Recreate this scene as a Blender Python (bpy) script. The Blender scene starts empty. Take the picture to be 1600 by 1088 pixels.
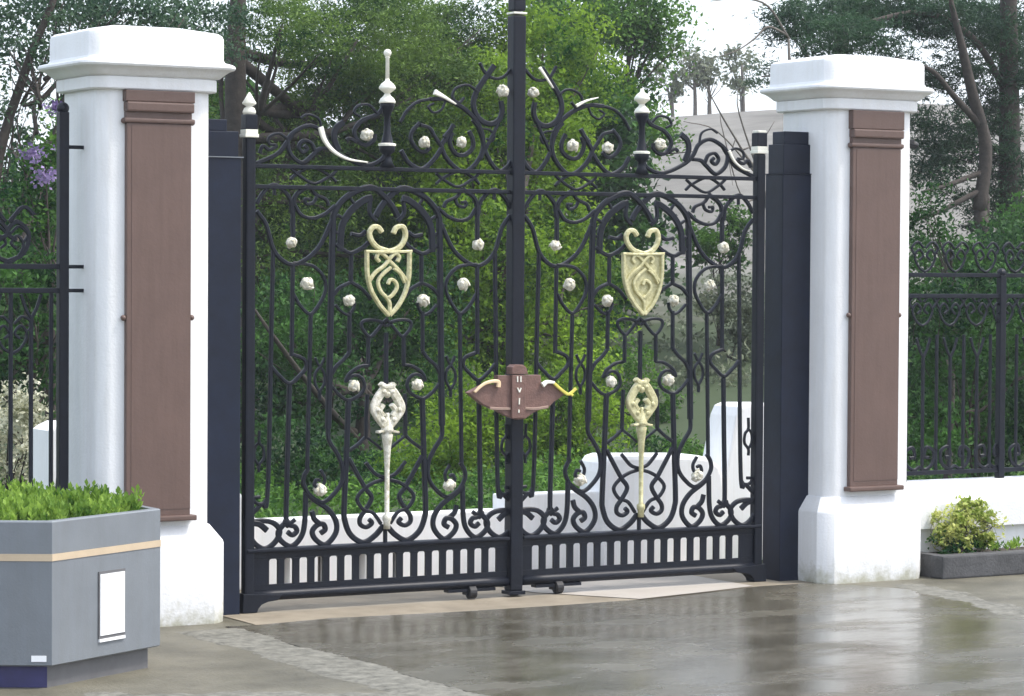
import bpy, bmesh, math, random
import numpy as np
from mathutils import Vector, Matrix
random.seed(7); RNG = np.random.default_rng(11)
R = math.radians
SC = bpy.context.scene
COL = SC.collection

# ------------------------------------------------------------------ camera
FPX = 4398.0                                   # focal length in photo pixels (1600 wide)
CAMP = np.array([-2.2 - 0.404 * 14.2, -14.5, 1.92])
YAW, PITCH, ROLL = R(30.3), R(1.6), R(0.35)
FW = np.array([math.sin(YAW) * math.cos(PITCH), math.cos(YAW) * math.cos(PITCH), -math.sin(PITCH)])
_r = np.array([math.cos(YAW), -math.sin(YAW), 0.0]); _u = np.cross(_r, FW)
RT = _r * math.cos(ROLL) + _u * math.sin(ROLL)
UP = _u * math.cos(ROLL) - _r * math.sin(ROLL)
cd = bpy.data.cameras.new('camera'); cam = bpy.data.objects.new('camera', cd); COL.objects.link(cam)
cd.sensor_width = 36; cd.lens = FPX / 1600 * 36; cd.clip_end = 3000; cd.clip_start = 0.1
M = Matrix(((RT[0], UP[0], -FW[0]), (RT[1], UP[1], -FW[1]), (RT[2], UP[2], -FW[2]))).to_4x4()
M.translation = Vector(CAMP); cam.matrix_world = M
SC.camera = cam

# ------------------------------------------------------------------ sky, sun, exposure
SUN_EL, SUN_AZ = R(58), R(123)                 # azimuth clockwise from +Y
w = bpy.data.worlds.new("World"); SC.world = w; w.use_nodes = True
nt = w.node_tree; bg = nt.nodes['Background']
sky = nt.nodes.new('ShaderNodeTexSky'); sky.sky_type = 'NISHITA'; sky.sun_disc = False
sky.sun_elevation = SUN_EL; sky.sun_rotation = SUN_AZ
sky.air_density = 1.0; sky.dust_density = 4.0; sky.ozone_density = 1.0
veil = nt.nodes.new('ShaderNodeMix'); veil.data_type = 'RGBA'; veil.inputs['Factor'].default_value = .5   # thin bright overcast over the blue
nt.links.new(sky.outputs[0], veil.inputs['A']); veil.inputs['B'].default_value = (7.0, 7.6, 8.5, 1)
nt.links.new(veil.outputs['Result'], bg.inputs[0]); bg.inputs[1].default_value = 0.15
sl = bpy.data.lights.new('sun', 'SUN'); sl.energy = 2.0; sl.angle = R(10); sl.color = (1, 0.965, 0.91)
so = bpy.data.objects.new('sun', sl); COL.objects.link(so)
sd = Vector((math.sin(SUN_AZ) * math.cos(SUN_EL), math.cos(SUN_AZ) * math.cos(SUN_EL), math.sin(SUN_EL)))
so.rotation_euler = sd.to_track_quat('Z', 'Y').to_euler()
SC.view_settings.view_transform = 'Standard'; SC.view_settings.look = 'None'
SC.view_settings.exposure = 0.95; SC.view_settings.gamma = 1
SC.cycles.max_bounces = 8; SC.cycles.transparent_max_bounces = 8

# ------------------------------------------------------------------ helpers
GZ = -0.04                                     # ground level
def at(px, py, Y=0.0):
    d = FW + RT * (px - 800) / FPX + UP * (544 - py) / FPX
    return CAMP + d * ((Y - CAMP[1]) / d[1])
def xz(px, py, Y=0.0):
    p = at(px, py, Y); return (p[0], p[2])
def at_ground(px, py, Z=-0.04):
    d = FW + RT * (px - 800) / FPX + UP * (544 - py) / FPX
    return (CAMP + d * ((Z - CAMP[2]) / d[2]))[:2]
def mpp(px, Y):                                # metres per photo pixel at depth Y
    p = at(px, 420, Y); return float((p - CAMP) @ FW) / FPX

def tag(o, label=None, cat=None, group=None, kind=None):
    if label: o['label'] = label
    if cat: o['category'] = cat
    if group: o['group'] = group
    if kind: o['kind'] = kind
    return o
def empty(name, loc, label, cat, group=None):
    o = bpy.data.objects.new(name, None); COL.objects.link(o); o.location = loc; o.empty_display_size = .1
    return tag(o, label, cat, group)
def wloc(o):
    v = Vector(o.location)
    while o.parent: o = o.parent; v += Vector(o.location)
    return v
def link(name, me, mat, parent=None, origin=None):
    o = bpy.data.objects.new(name, me); COL.objects.link(o)
    if mat and not me.materials: me.materials.append(mat)
    off = Vector((0, 0, 0))
    if parent is not None:
        off = wloc(parent); o.parent = parent
    elif origin is not None:
        off = Vector(origin); o.location = off
    if off.length > 0: me.transform(Matrix.Translation(-off))
    return o
def bm_obj(name, bm, mat, parent=None, origin=None, smooth=False, angle=None):
    bmesh.ops.recalc_face_normals(bm, faces=bm.faces)
    if angle:
        smooth = True
        for e in bm.edges:
            if len(e.link_faces) == 2 and e.calc_face_angle(0) > R(angle): e.smooth = False
    me = bpy.data.meshes.new(name); bm.to_mesh(me); bm.free()
    if smooth: me.polygons.foreach_set('use_smooth', [True] * len(me.polygons))
    return link(name, me, mat, parent, origin)

def box(bm, x0, x1, y0, y1, z0, z1, bev=0.0):
    vs = [bm.verts.new((x, y, z)) for x in (x0, x1) for y in (y0, y1) for z in (z0, z1)]
    fs = [(0, 1, 3, 2), (4, 6, 7, 5), (0, 4, 5, 1), (2, 3, 7, 6), (0, 2, 6, 4), (1, 5, 7, 3)]
    faces = [bm.faces.new([vs[i] for i in f]) for f in fs]
    if bev > 0:
        es = set(e for f in faces for e in f.edges)
        bmesh.ops.bevel(bm, geom=list(es), offset=bev, segments=2, affect='EDGES', profile=.6)
def prism(bm, pts, y0, y1, bev=0.0):           # polygon in XZ extruded along Y
    a = [bm.verts.new((p[0], y0, p[1])) for p in pts]; b = [bm.verts.new((p[0], y1, p[1])) for p in pts]
    n = len(pts); fs = [bm.faces.new(a), bm.faces.new(b[::-1])]
    for i in range(n): fs.append(bm.faces.new((a[i], b[i], b[(i + 1) % n], a[(i + 1) % n])))
    if bev > 0:
        bmesh.ops.recalc_face_normals(bm, faces=fs)
        bmesh.ops.bevel(bm, geom=list(fs[0].edges), offset=bev, segments=2, affect='EDGES', profile=.6)
def loft(bm, rings, cap=True):
    R_ = [[bm.verts.new(p) for p in r] for r in rings]; n = len(rings[0])
    for a, b in zip(R_[:-1], R_[1:]):
        for i in range(n): bm.faces.new((a[i], a[(i + 1) % n], b[(i + 1) % n], b[i]))
    if cap: bm.faces.new(R_[0][::-1]); bm.faces.new(R_[-1])
def lathe(bm, prof, cx, cy, n=14):             # profile [(r,z)...]
    loft(bm, [[(cx + max(r, 1e-4) * math.cos(2 * math.pi * i / n), cy + max(r, 1e-4) * math.sin(2 * math.pi * i / n), z) for i in range(n)] for r, z in prof])
def catmull(P, k=6):
    P = [np.array(p, float) for p in P]
    if len(P) < 3: return P
    Q = [2 * P[0] - P[1]] + P + [2 * P[-1] - P[-2]]; out = []
    for i in range(1, len(Q) - 2):
        a, b, c, d = Q[i - 1:i + 3]
        for j in range(k):
            t = j / k
            out.append(.5 * ((2 * b) + (c - a) * t + (2 * a - 5 * b + 4 * c - d) * t * t + (3 * b - a - 3 * c + d) * t ** 3))
    out.append(P[-1]); return out
def ribbon(bm, pts, wd, depth, y=0.0, k=6, taper=None):
    """flat bar bent along pts (x,z), width wd in the XZ plane, depth along Y"""
    P = catmull(pts, k); n = len(P); rings = []
    for i, p in enumerate(P):
        t = P[min(i + 1, n - 1)] - P[max(i - 1, 0)]; L = math.hypot(*t) or 1; nx, nz = -t[1] / L, t[0] / L
        s = wd / 2
        if taper: s *= taper[0] + (taper[1] - taper[0]) * i / (n - 1)
        h = depth / 2; c = min(s, h) * .45
        sec = [(s, -h + c), (s, h - c), (s - c, h), (-s + c, h), (-s, h - c), (-s, -h + c), (-s + c, -h), (s - c, -h)]
        rings.append([(p[0] + nx * a, y + b, p[1] + nz * a) for a, b in sec])
    loft(bm, rings)
def tube(bm, pts, rad, n=8, k=5):
    """round tapered limb through 3-D points; rad = list matched to pts"""
    P = catmull(pts, k); m = len(P); rr = np.interp(np.linspace(0, len(rad) - 1, m), range(len(rad)), rad)
    rings = []
    for i, p in enumerate(P):
        t = Vector(P[min(i + 1, m - 1)] - P[max(i - 1, 0)]).normalized()
        a = t.orthogonal().normalized() if abs(t.z) < .95 else Vector((1, 0, 0)); a = (a - t * a.dot(t)).normalized()
        if i and a.dot(pa) < 0: a = -a
        pa = a; b = t.cross(a)
        rings.append([tuple(Vector(p) + (a * math.cos(2 * math.pi * j / n) + b * math.sin(2 * math.pi * j / n)) * rr[i]) for j in range(n)])
    loft(bm, rings)

# ------------------------------------------------------------------ materials
def mat(name, col, rough=.5, metal=0.0, var=0.12, scale=6.0, bump=0.0, bscale=40.0, spec=.5, col2=None, detail=6, streak=0.0):
    m = bpy.data.materials.new(name); m.use_nodes = True; t = m.node_tree; b = t.nodes['Principled BSDF']
    tc = t.nodes.new('ShaderNodeTexCoord'); no = t.nodes.new('ShaderNodeTexNoise')
    no.inputs['Scale'].default_value = scale; no.inputs['Detail'].default_value = detail; no.inputs['Roughness'].default_value = .65
    t.links.new(tc.outputs['Object'], no.inputs['Vector'])
    cr = t.nodes.new('ShaderNodeValToRGB'); cr.color_ramp.elements[0].position = .3; cr.color_ramp.elements[1].position = .72
    c1 = [c * (1 - var) for c in col]; c2 = col2 if col2 else [min(1, c * (1 + var)) for c in col]
    cr.color_ramp.elements[0].color = (*c1, 1); cr.color_ramp.elements[1].color = (*c2, 1)
    t.links.new(no.outputs['Fac'], cr.inputs['Fac']); t.links.new(cr.outputs[0], b.inputs['Base Color'])
    if streak > 0:                             # faint vertical run marks and scuffs
        mp = t.nodes.new('ShaderNodeMapping'); mp.inputs['Scale'].default_value = (7, 7, .55); t.links.new(tc.outputs['Object'], mp.inputs[0])
        ns = t.nodes.new('ShaderNodeTexNoise'); ns.inputs['Scale'].default_value = 3.5; ns.inputs['Detail'].default_value = 7; ns.inputs['Roughness'].default_value = .7; t.links.new(mp.outputs[0], ns.inputs['Vector'])
        sr = t.nodes.new('ShaderNodeValToRGB'); sr.color_ramp.elements[0].position = .34; sr.color_ramp.elements[1].position = .58
        d = 1 - streak; sr.color_ramp.elements[0].color = (d, d * .99, d * .97, 1); sr.color_ramp.elements[1].color = (1, 1, 1, 1); t.links.new(ns.outputs['Fac'], sr.inputs[0])
        mu = t.nodes.new('ShaderNodeMix'); mu.data_type = 'RGBA'; mu.blend_type = 'MULTIPLY'; mu.inputs['Factor'].default_value = 1
        t.links.new(cr.outputs[0], mu.inputs['A']); t.links.new(sr.outputs[0], mu.inputs['B']); t.links.new(mu.outputs['Result'], b.inputs['Base Color'])
    b.inputs['Roughness'].default_value = rough; b.inputs['Metallic'].default_value = metal
    b.inputs['Specular IOR Level'].default_value = spec
    if bump > 0:
        n2 = t.nodes.new('ShaderNodeTexNoise'); n2.inputs['Scale'].default_value = bscale; n2.inputs['Detail'].default_value = 5
        t.links.new(tc.outputs['Object'], n2.inputs['Vector'])
        bp = t.nodes.new('ShaderNodeBump'); bp.inputs['Strength'].default_value = bump; bp.inputs['Distance'].default_value = .01
        t.links.new(n2.outputs['Fac'], bp.inputs['Height']); t.links.new(bp.outputs[0], b.inputs['Normal'])
    return m
def stucco():
    """white painted render with mossy staining low down and faint drip marks"""
    m = mat('white_stucco', (.75, .755, .76), .6, var=.04, scale=3, bump=.2, bscale=70, streak=.045)
    t = m.node_tree; b = t.nodes['Principled BSDF']; base = b.inputs['Base Color'].links[0].from_socket
    g = t.nodes.new('ShaderNodeNewGeometry'); sx = t.nodes.new('ShaderNodeSeparateXYZ'); t.links.new(g.outputs['Position'], sx.inputs[0])
    no = t.nodes.new('ShaderNodeTexNoise'); no.inputs['Scale'].default_value = 9; no.inputs['Detail'].default_value = 8; no.inputs['Roughness'].default_value = .7
    t.links.new(g.outputs['Position'], no.inputs['Vector'])
    mr = t.nodes.new('ShaderNodeMapRange'); mr.inputs[1].default_value = -.04; mr.inputs[2].default_value = .2; mr.inputs[3].default_value = .33; mr.inputs[4].default_value = -.1
    t.links.new(sx.outputs['Z'], mr.inputs[0])
    ad = t.nodes.new('ShaderNodeMath'); ad.operation = 'ADD'; t.links.new(no.outputs['Fac'], ad.inputs[0]); t.links.new(mr.outputs[0], ad.inputs[1])
    cr = t.nodes.new('ShaderNodeValToRGB'); cr.color_ramp.elements[0].position = .60; cr.color_ramp.elements[0].color = (0, 0, 0, 1)
    cr.color_ramp.elements[1].position = .9; cr.color_ramp.elements[1].color = (.75, .75, .75, 1); t.links.new(ad.outputs[0], cr.inputs[0])
    mx = t.nodes.new('ShaderNodeMix'); mx.data_type = 'RGBA'; t.links.new(cr.outputs[0], mx.inputs['Factor'])
    t.links.new(base, mx.inputs['A']); mx.inputs['B'].default_value = (.30, .29, .18, 1)
    t.links.new(mx.outputs['Result'], b.inputs['Base Color'])
    return m
def leafmat(name, dark, light, trans=.35, scale=1.3):
    m = bpy.data.materials.new(name); m.use_nodes = True; t = m.node_tree; b = t.nodes['Principled BSDF']
    at_ = t.nodes.new('ShaderNodeAttribute'); at_.attribute_name = 'rnd'
    g = t.nodes.new('ShaderNodeNewGeometry'); no = t.nodes.new('ShaderNodeTexNoise'); no.inputs['Scale'].default_value = scale; no.inputs['Detail'].default_value = 3
    t.links.new(g.outputs['Position'], no.inputs['Vector'])
    a = t.nodes.new('ShaderNodeMath'); a.operation = 'MULTIPLY_ADD'; t.links.new(at_.outputs['Fac'], a.inputs[0]); a.inputs[1].default_value = .5
    s = t.nodes.new('ShaderNodeMath'); s.operation = 'MULTIPLY_ADD'; t.links.new(no.outputs['Fac'], s.inputs[0]); s.inputs[1].default_value = 2.4; s.inputs[2].default_value = -.98
    t.links.new(s.outputs[0], a.inputs[2])
    mx = t.nodes.new('ShaderNodeMix'); mx.data_type = 'RGBA'; t.links.new(a.outputs[0], mx.inputs['Factor'])
    mx.inputs['A'].default_value = (*dark, 1); mx.inputs['B'].default_value = (*light, 1)
    t.links.new(mx.outputs['Result'], b.inputs['Base Color']); b.inputs['Roughness'].default_value = .55; b.inputs['Specular IOR Level'].default_value = .18
    tr = t.nodes.new('ShaderNodeBsdfTranslucent'); t.links.new(mx.outputs['Result'], tr.inputs['Color'])
    ms = t.nodes.new('ShaderNodeMixShader'); ms.inputs[0].default_value = trans
    t.links.new(b.outputs[0], ms.inputs[1]); t.links.new(tr.outputs[0], ms.inputs[2])
    t.links.new(ms.outputs[0], t.nodes['Material Output'].inputs['Surface'])
    return m

IRON = mat('dark_iron_paint', (.0035, .0055, .012), .45, var=.3, scale=14, bump=.15, bscale=60, spec=.28)
NAVY = mat('navy_steel_paint', (.006, .010, .024), .42, var=.35, scale=5, bump=.05, bscale=30, spec=.3)
GOLD = mat('pale_gold_leaf', (.46, .42, .20), .42, metal=.15, var=.25, scale=40, col2=(.66, .63, .38), bump=.25, bscale=120)
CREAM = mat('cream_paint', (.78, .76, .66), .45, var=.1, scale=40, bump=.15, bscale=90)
WHITE = stucco()
WALLW = mat('white_wall_paint', (.88, .88, .88), .55, var=.03, scale=4, bump=.06, bscale=60, streak=.05)
BROWN = mat('brown_panel_paint', (.120, .074, .060), .5, var=.12, scale=3, bump=.1, bscale=60, streak=.10)
RUST = mat('brown_lock_paint', (.150, .082, .066), .6, var=.25, scale=22, bump=.3, bscale=90)
GREY = mat('grey_planter_paint', (.168, .186, .206), .45, var=.07, scale=5, bump=.08, bscale=100, streak=.045)
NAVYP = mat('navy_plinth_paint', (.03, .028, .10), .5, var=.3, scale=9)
GREYD = mat('dark_grey_plinth', (.12, .12, .125), .6, var=.15, scale=8)
BRONZE = mat('tan_band', (.50, .40, .28), .4, var=.08, scale=8)
PANEL = mat('white_notice', (.86, .87, .88), .3, var=.01, scale=3)
KERB = mat('dark_kerb_stone', (.062, .062, .064), .75, var=.35, scale=9, bump=.4, bscale=60)
RUBBER = mat('black_rubber', (.012, .012, .014), .6)
BARK = mat('bark', (.040, .032, .026), .9, var=.4, scale=14, bump=.8, bscale=30)
BARKG = mat('grey_bark', (.13, .115, .10), .9, var=.3, scale=14, bump=.6, bscale=30)
SOIL = mat('soil', (.045, .035, .025), .95, var=.4, scale=12, bump=.6, bscale=50)

def wet_asphalt():
    m = bpy.data.materials.new('wet_driveway'); m.use_nodes = True; t = m.node_tree; b = t.nodes['Principled BSDF']
    g = t.nodes.new('ShaderNodeNewGeometry')
    def noise(sc, det=5, rough=.6, stretch=None):
        n = t.nodes.new('ShaderNodeTexNoise'); n.inputs['Scale'].default_value = sc; n.inputs['Detail'].default_value = det; n.inputs['Roughness'].default_value = rough
        if stretch:
            mp = t.nodes.new('ShaderNodeMapping'); mp.inputs['Scale'].default_value = stretch
            mp.inputs['Rotation'].default_value = (0, 0, R(12))
            t.links.new(g.outputs['Position'], mp.inputs[0]); t.links.new(mp.outputs[0], n.inputs['Vector'])
        else: t.links.new(g.outputs['Position'], n.inputs['Vector'])
        return n
    def ramp(src, p0, c0, p1, c1):
        r = t.nodes.new('ShaderNodeValToRGB'); e = r.color_ramp.elements
        e[0].position = p0; e[0].color = (*c0, 1); e[1].position = p1; e[1].color = (*c1, 1); t.links.new(src, r.inputs[0]); return r
    big = noise(1.3, 6, .65)
    col = ramp(big.outputs['Fac'], .36, (.070, .062, .041), .66, (.135, .123, .094))
    fine = noise(70, 4, .7); fr = ramp(fine.outputs['Fac'], .3, (.7, .7, .7), .7, (1.15, 1.15, 1.15))
    mx = t.nodes.new('ShaderNodeMix'); mx.data_type = 'RGBA'; mx.blend_type = 'MULTIPLY'; mx.inputs['Factor'].default_value = 1
    t.links.new(col.outputs[0], mx.inputs['A']); t.links.new(fr.outputs[0], mx.inputs['B']); t.links.new(mx.outputs['Result'], b.inputs['Base Color'])
    pud = noise(1.1, 5, .6, (1, 1.9, 1)); rr = ramp(pud.outputs['Fac'], .42, (.06, .06, .06), .60, (.32, .32, .32))
    t.links.new(rr.outputs[0], b.inputs['Roughness'])
    wav = noise(10, 7, .62, (.8, 3.2, 1)); bp = t.nodes.new('ShaderNodeBump'); bp.inputs['Strength'].default_value = .12; bp.inputs['Distance'].default_value = .010
    t.links.new(wav.outputs['Fac'], bp.inputs['Height'])
    bp2 = t.nodes.new('ShaderNodeBump'); bp2.inputs['Strength'].default_value = .16; bp2.inputs['Distance'].default_value = .005
    t.links.new(fine.outputs['Fac'], bp2.inputs['Height']); t.links.new(bp.outputs[0], bp2.inputs['Normal']); t.links.new(bp2.outputs[0], b.inputs['Normal'])
    b.inputs['Specular IOR Level'].default_value = .6
    return m
WET = wet_asphalt()
PAVE = mat('worn_pavement', (.088, .081, .055), .55, var=.3, scale=2.2, col2=(.155, .144, .106), bump=.5, bscale=55)
ROUGH = mat('cracked_edge', (.10, .098, .078), .8, var=.35, scale=16, col2=(.215, .208, .175), bump=.9, bscale=28, detail=9)
SAND = mat('dry_concrete', (.20, .168, .122), .85, var=.2, scale=3.5, col2=(.28, .24, .18), bump=.3, bscale=45)
PALEC = mat('pale_concrete', (.36, .33, .29), .8, var=.08, scale=3.5, bump=.2, bscale=45)
EARTH = mat('park_ground', (.022, .045, .012), .95, var=.35, scale=1.2, col2=(.06, .085, .028), bump=.5, bscale=12)
HILLM = mat('hill_earth', (.12, .115, .10), .95, var=.3, scale=.5, col2=(.21, .20, .18), bump=.6, bscale=3, detail=9)
def _hill():
    t = HILLM.node_tree; b = t.nodes['Principled BSDF']; base = b.inputs['Base Color'].links[0].from_socket
    g = t.nodes.new('ShaderNodeNewGeometry'); sx = t.nodes.new('ShaderNodeSeparateXYZ'); t.links.new(g.outputs['Position'], sx.inputs[0])
    no = t.nodes.new('ShaderNodeTexNoise'); no.inputs['Scale'].default_value = .9; no.inputs['Detail'].default_value = 8; t.links.new(g.outputs['Position'], no.inputs['Vector'])
    mr = t.nodes.new('ShaderNodeMapRange'); mr.inputs[1].default_value = .2; mr.inputs[2].default_value = 2.6; mr.inputs[3].default_value = .6; mr.inputs[4].default_value = -.25; t.links.new(sx.outputs['Z'], mr.inputs[0])
    ad = t.nodes.new('ShaderNodeMath'); ad.operation = 'ADD'; t.links.new(no.outputs['Fac'], ad.inputs[0]); t.links.new(mr.outputs[0], ad.inputs[1])
    cr = t.nodes.new('ShaderNodeValToRGB'); cr.color_ramp.elements[0].position = .45; cr.color_ramp.elements[1].position = .75; t.links.new(ad.outputs[0], cr.inputs[0])
    mx = t.nodes.new('ShaderNodeMix'); mx.data_type = 'RGBA'; t.links.new(cr.outputs[0], mx.inputs['Factor']); t.links.new(base, mx.inputs['A']); mx.inputs['B'].default_value = (.035, .055, .02, 1)
    t.links.new(mx.outputs['Result'], b.inputs['Base Color'])
_hill()

# ------------------------------------------------------------------ setting: ground, drive, hillside
def sheet(name, pts, z, m, kind='structure', nsub=0):
    bm = bmesh.new(); bm.faces.new([bm.verts.new((x, y, z)) for x, y in pts])
    o = bm_obj(name, bm, m); return tag(o, kind=kind)
S = 1500
sheet('pavement', [(-S, -S), (S, -S), (S, -.05), (-S, -.05)], GZ, PAVE)
sheet('park_ground', [(-S, -.05), (S, -.05), (S, S), (-S, S)], GZ, EARTH)
FRONT = [tuple(at_ground(a, b)) for a, b in ((1100, 927), (1000, 938), (860, 948), (700, 958), (520, 967), (400, 978))]
sheet('driveway', [(-1.56, -.50), (-1.50, -14), (-1.2, -40), (1.0, -40), (1.9, -6), (2.62, -2.2), (3.0, -.95), (2.62, -.24), (2.2, -.24), *FRONT], GZ + .004, WET)
sheet('gate_apron', [*FRONT[::-1], (2.2, -.24), (2.62, -.24), (2.62, 1.15), (-1.38, 1.15), (-1.38, -.46)], GZ + .004, SAND)
sheet('pale_slab', [FRONT[1], FRONT[0], (2.14, -.24), (2.14, 1.0), (.72, 1.0), (.75, .1)], GZ + .008, PALEC)

def wobble_strip(name, c0, c1, wdt, z, m, n=60, amp=.05, seed=1):
    rg = random.Random(seed); bm = bmesh.new(); L = []; Rr = []
    c0 = Vector(c0); c1 = Vector(c1); d = (c1 - c0); nrm = Vector((-d.y, d.x)).normalized()
    ph = [rg.uniform(0, 6.28) for _ in range(6)]
    for i in range(n + 1):
        t = i / n; p = c0 + d * t
        wl = wdt / 2 + amp * (math.sin(t * 17 + ph[0]) * .5 + math.sin(t * 41 + ph[1]) * .3 + rg.uniform(-.35, .35))
        wr = wdt / 2 + amp * (math.sin(t * 13 + ph[2]) * .5 + math.sin(t * 37 + ph[3]) * .3 + rg.uniform(-.35, .35))
        a = p + nrm * wl; b = p - nrm * wr
        L.append([bm.verts.new((*(p + nrm * k), GZ + zz)) for k, zz in ((wl + .035, .0006), (wl, z - GZ), (-wr, z - GZ), (-wr - .035, .0006))])
    for i in range(n):
        for k in range(3): bm.faces.new((L[i][k], L[i + 1][k], L[i + 1][k + 1], L[i][k + 1]))
    return tag(bm_obj(name, bm, m), kind='structure')
wobble_strip('drive_edge', (-1.70, -.60), (-1.70, -4.6), .30, GZ + .0055, ROUGH, 160, .05, 3)
wobble_strip('drive_edge', (3.08, -.58), (2.60, -2.6), .18, GZ + .0055, ROUGH, 100, .06, 5)
wobble_strip('pavement_patch', (-1.7, -3.3), (-3.2, -2.55), .30, GZ + .004, ROUGH, 60, .08, 8)

def hill():
    nx, ny = 90, 60; vs = []; fs = []
    for j in range(ny):
        d = 24 + j * j * .045 + j * .6
        for i in range(nx):
            l = (i - nx / 2) * d * .018
            p = CAMP + _r * l + np.array([math.sin(YAW), math.cos(YAW), 0]) * d
            t = min(1, max(0, (d - 27) / 45)); s = t * t * (3 - 2 * t) * .4 + t * .6
            ridge = 5.4 + 1.2 * math.sin(l * .11 + 1) * .4 + .04 * l
            z = GZ - .15 + s * ridge + .25 * math.sin(p[0] * .31) * math.sin(p[1] * .27) * t + random.uniform(-.05, .05) * t
            if d > 75: z += -(d - 75) * .05
            vs.append((p[0], p[1], z))
    for j in range(ny - 1):
        for i in range(nx - 1): a = j * nx + i; fs.append((a, a + 1, a + nx + 1, a + nx))
    me = bpy.data.meshes.new('hillside'); me.from_pydata(vs, [], fs); me.polygons.foreach_set('use_smooth', [True] * len(fs))
    return tag(link('hillside', me, HILLM), kind='structure')
hill()
def hill_z(p):
    d = float((p - CAMP) @ np.array([math.sin(YAW), math.cos(YAW), 0]))
    t = min(1, max(0, (d - 27) / 45)); return GZ - .15 + (t * t * (3 - 2 * t) * .4 + t * .6) * 5.4

# ------------------------------------------------------------------ gate pillars
def oct_ring(cx, cy, h, c, z):                 # square of half-width h with corners cut by c
    a = h - c
    out = []
    for sx, sy, t0 in ((-1, -1, 180), (1, -1, 270), (1, 1, 0), (-1, 1, 90)):      # cut corners, softly rounded
        arc = [(math.cos(R(t0 + 90 * k / 4)), math.sin(R(t0 + 90 * k / 4))) for k in range(5)]
        for k, (u, v) in enumerate(arc):
            f = k / 4; e0, e1 = (math.cos(R(t0)), math.sin(R(t0))), (math.cos(R(t0 + 90)), math.sin(R(t0 + 90)))
            lx, ly = e0[0] * (1 - f) + e1[0] * f, e0[1] * (1 - f) + e1[1] * f
            out.append((cx + sx * a + c * (.45 * u + .55 * lx), cy + .85 * (sy * a + c * (.45 * v + .55 * ly)), z))
    return out
def pillar(cx, cy, label, zc):
    t = empty('gate_pillar', (cx, cy, GZ), label, 'pillar', 'white pillars either side of the gate')
    bm = bmesh.new()                           # base with sloped shoulder, slightly uneven foot
    loft(bm, [oct_ring(cx, cy, .405, .085, z) if i == 0 else oct_ring(cx, cy, h, c, z) for i, (h, c, z) in enumerate(
        ((.405, .085, GZ - .02), (.41, .085, GZ + .05), (.41, .085, .40), (.405, .085, .415), (.345, .08, .50)))])
    b = bm_obj('base', bm, WHITE, t, angle=24)
    bm = bmesh.new()
    loft(bm, [oct_ring(cx, cy, .335, .075, z) for z in (.50, 1.2, 2.0, 2.470)] + [oct_ring(cx, cy, .335, .075, z) for z in (zc - .1662,)]); bm_obj('shaft', bm, WHITE, t, angle=40)
    bm = bmesh.new()
    z0 = zc
    prof = ((.338, .075, -.166), (.366, .08, -.165), (.372, .08, -.158), (.372, .08, -.098), (.366, .08, -.094), (.384, .08, -.090), (.392, .08, -.082), (.410, .085, -.066), (.432, .09, -.050),
            (.452, .09, -.042), (.458, .09, -.032), (.456, .09, -.020), (.444, .085, -.012), (.406, .065, -.002), (.397, .06, .012), (.396, .06, .130), (.390, .06, .146), (.374, .06, .158), (.20, .03, .190), (.02, .005, .200))
    loft(bm, [oct_ring(cx, cy, h, c, z0 + z) for h, c, z in prof])
    o = bm_obj('cap', bm, WHITE, t, angle=30)
    fy = cy - .285                             # brown panel on the front
    bm = bmesh.new(); box(bm, cx - .188, cx + .190, fy - .035, fy, .56, 2.70, .006); pn = bm_obj('panel', bm, BROWN, t)
    bm = bmesh.new(); box(bm, cx - .160, cx + .188, fy - .037, fy - .0352, .60, 2.69); bm_obj('panel_field', bm, BROWN, pn)
    bm = bmesh.new()
    box(bm, cx - .200, cx + .206, fy - .05, fy + .002, 2.815, zc - .168, .006); box(bm, cx - .195, cx + .200, fy - .058, fy + .002, 2.76, 2.814, .01)
    box(bm, cx - .206, cx + .210, fy - .045, fy + .002, 2.70, 2.728, .01); box(bm, cx - .19, cx + .192, fy - .036, fy + .002, 2.728, 2.76)
    bm_obj('panel_heading', bm, BROWN, pn)
    bm = bmesh.new(); box(bm, cx - .212, cx + .216, fy - .07, fy + .002, .535, .565, .008); bm_obj('panel_sill', bm, BROWN, pn)
    for sx in (-1, 1):
        for zz in (1.645, 2.71):
            bm = bmesh.new(); bmesh.ops.create_uvsphere(bm, u_segments=10, v_segments=8, radius=.016, matrix=Matrix.Translation((cx + sx * .200, fy - .02, zz)))
            bm_obj('stud', bm, BROWN, pn, smooth=True)
    return t
pillar(-1.872, .01, 'white pillar behind the grey hexagonal planter, brown panel on its front', 3.045)
pillar(3.012, .01, 'white pillar joined to the low white wall beside the yellow-green shrub', 3.10)
# small security lamp under the cap
bm = bmesh.new(); bmesh.ops.create_uvsphere(bm, u_segments=12, v_segments=8, radius=.035, matrix=Matrix.Translation((3.375, -.22, 2.73)) @ Matrix.Diagonal((1, 1, .7, 1)))
box(bm, 3.335, 3.37, -.235, -.205, 2.735, 2.765)
tag(bm_obj('wall_lamp', bm, RUBBER, origin=(3.36, -.22, 2.73)), 'small black dome lamp under the cap beside the brown panel heading', 'lamp')

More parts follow.
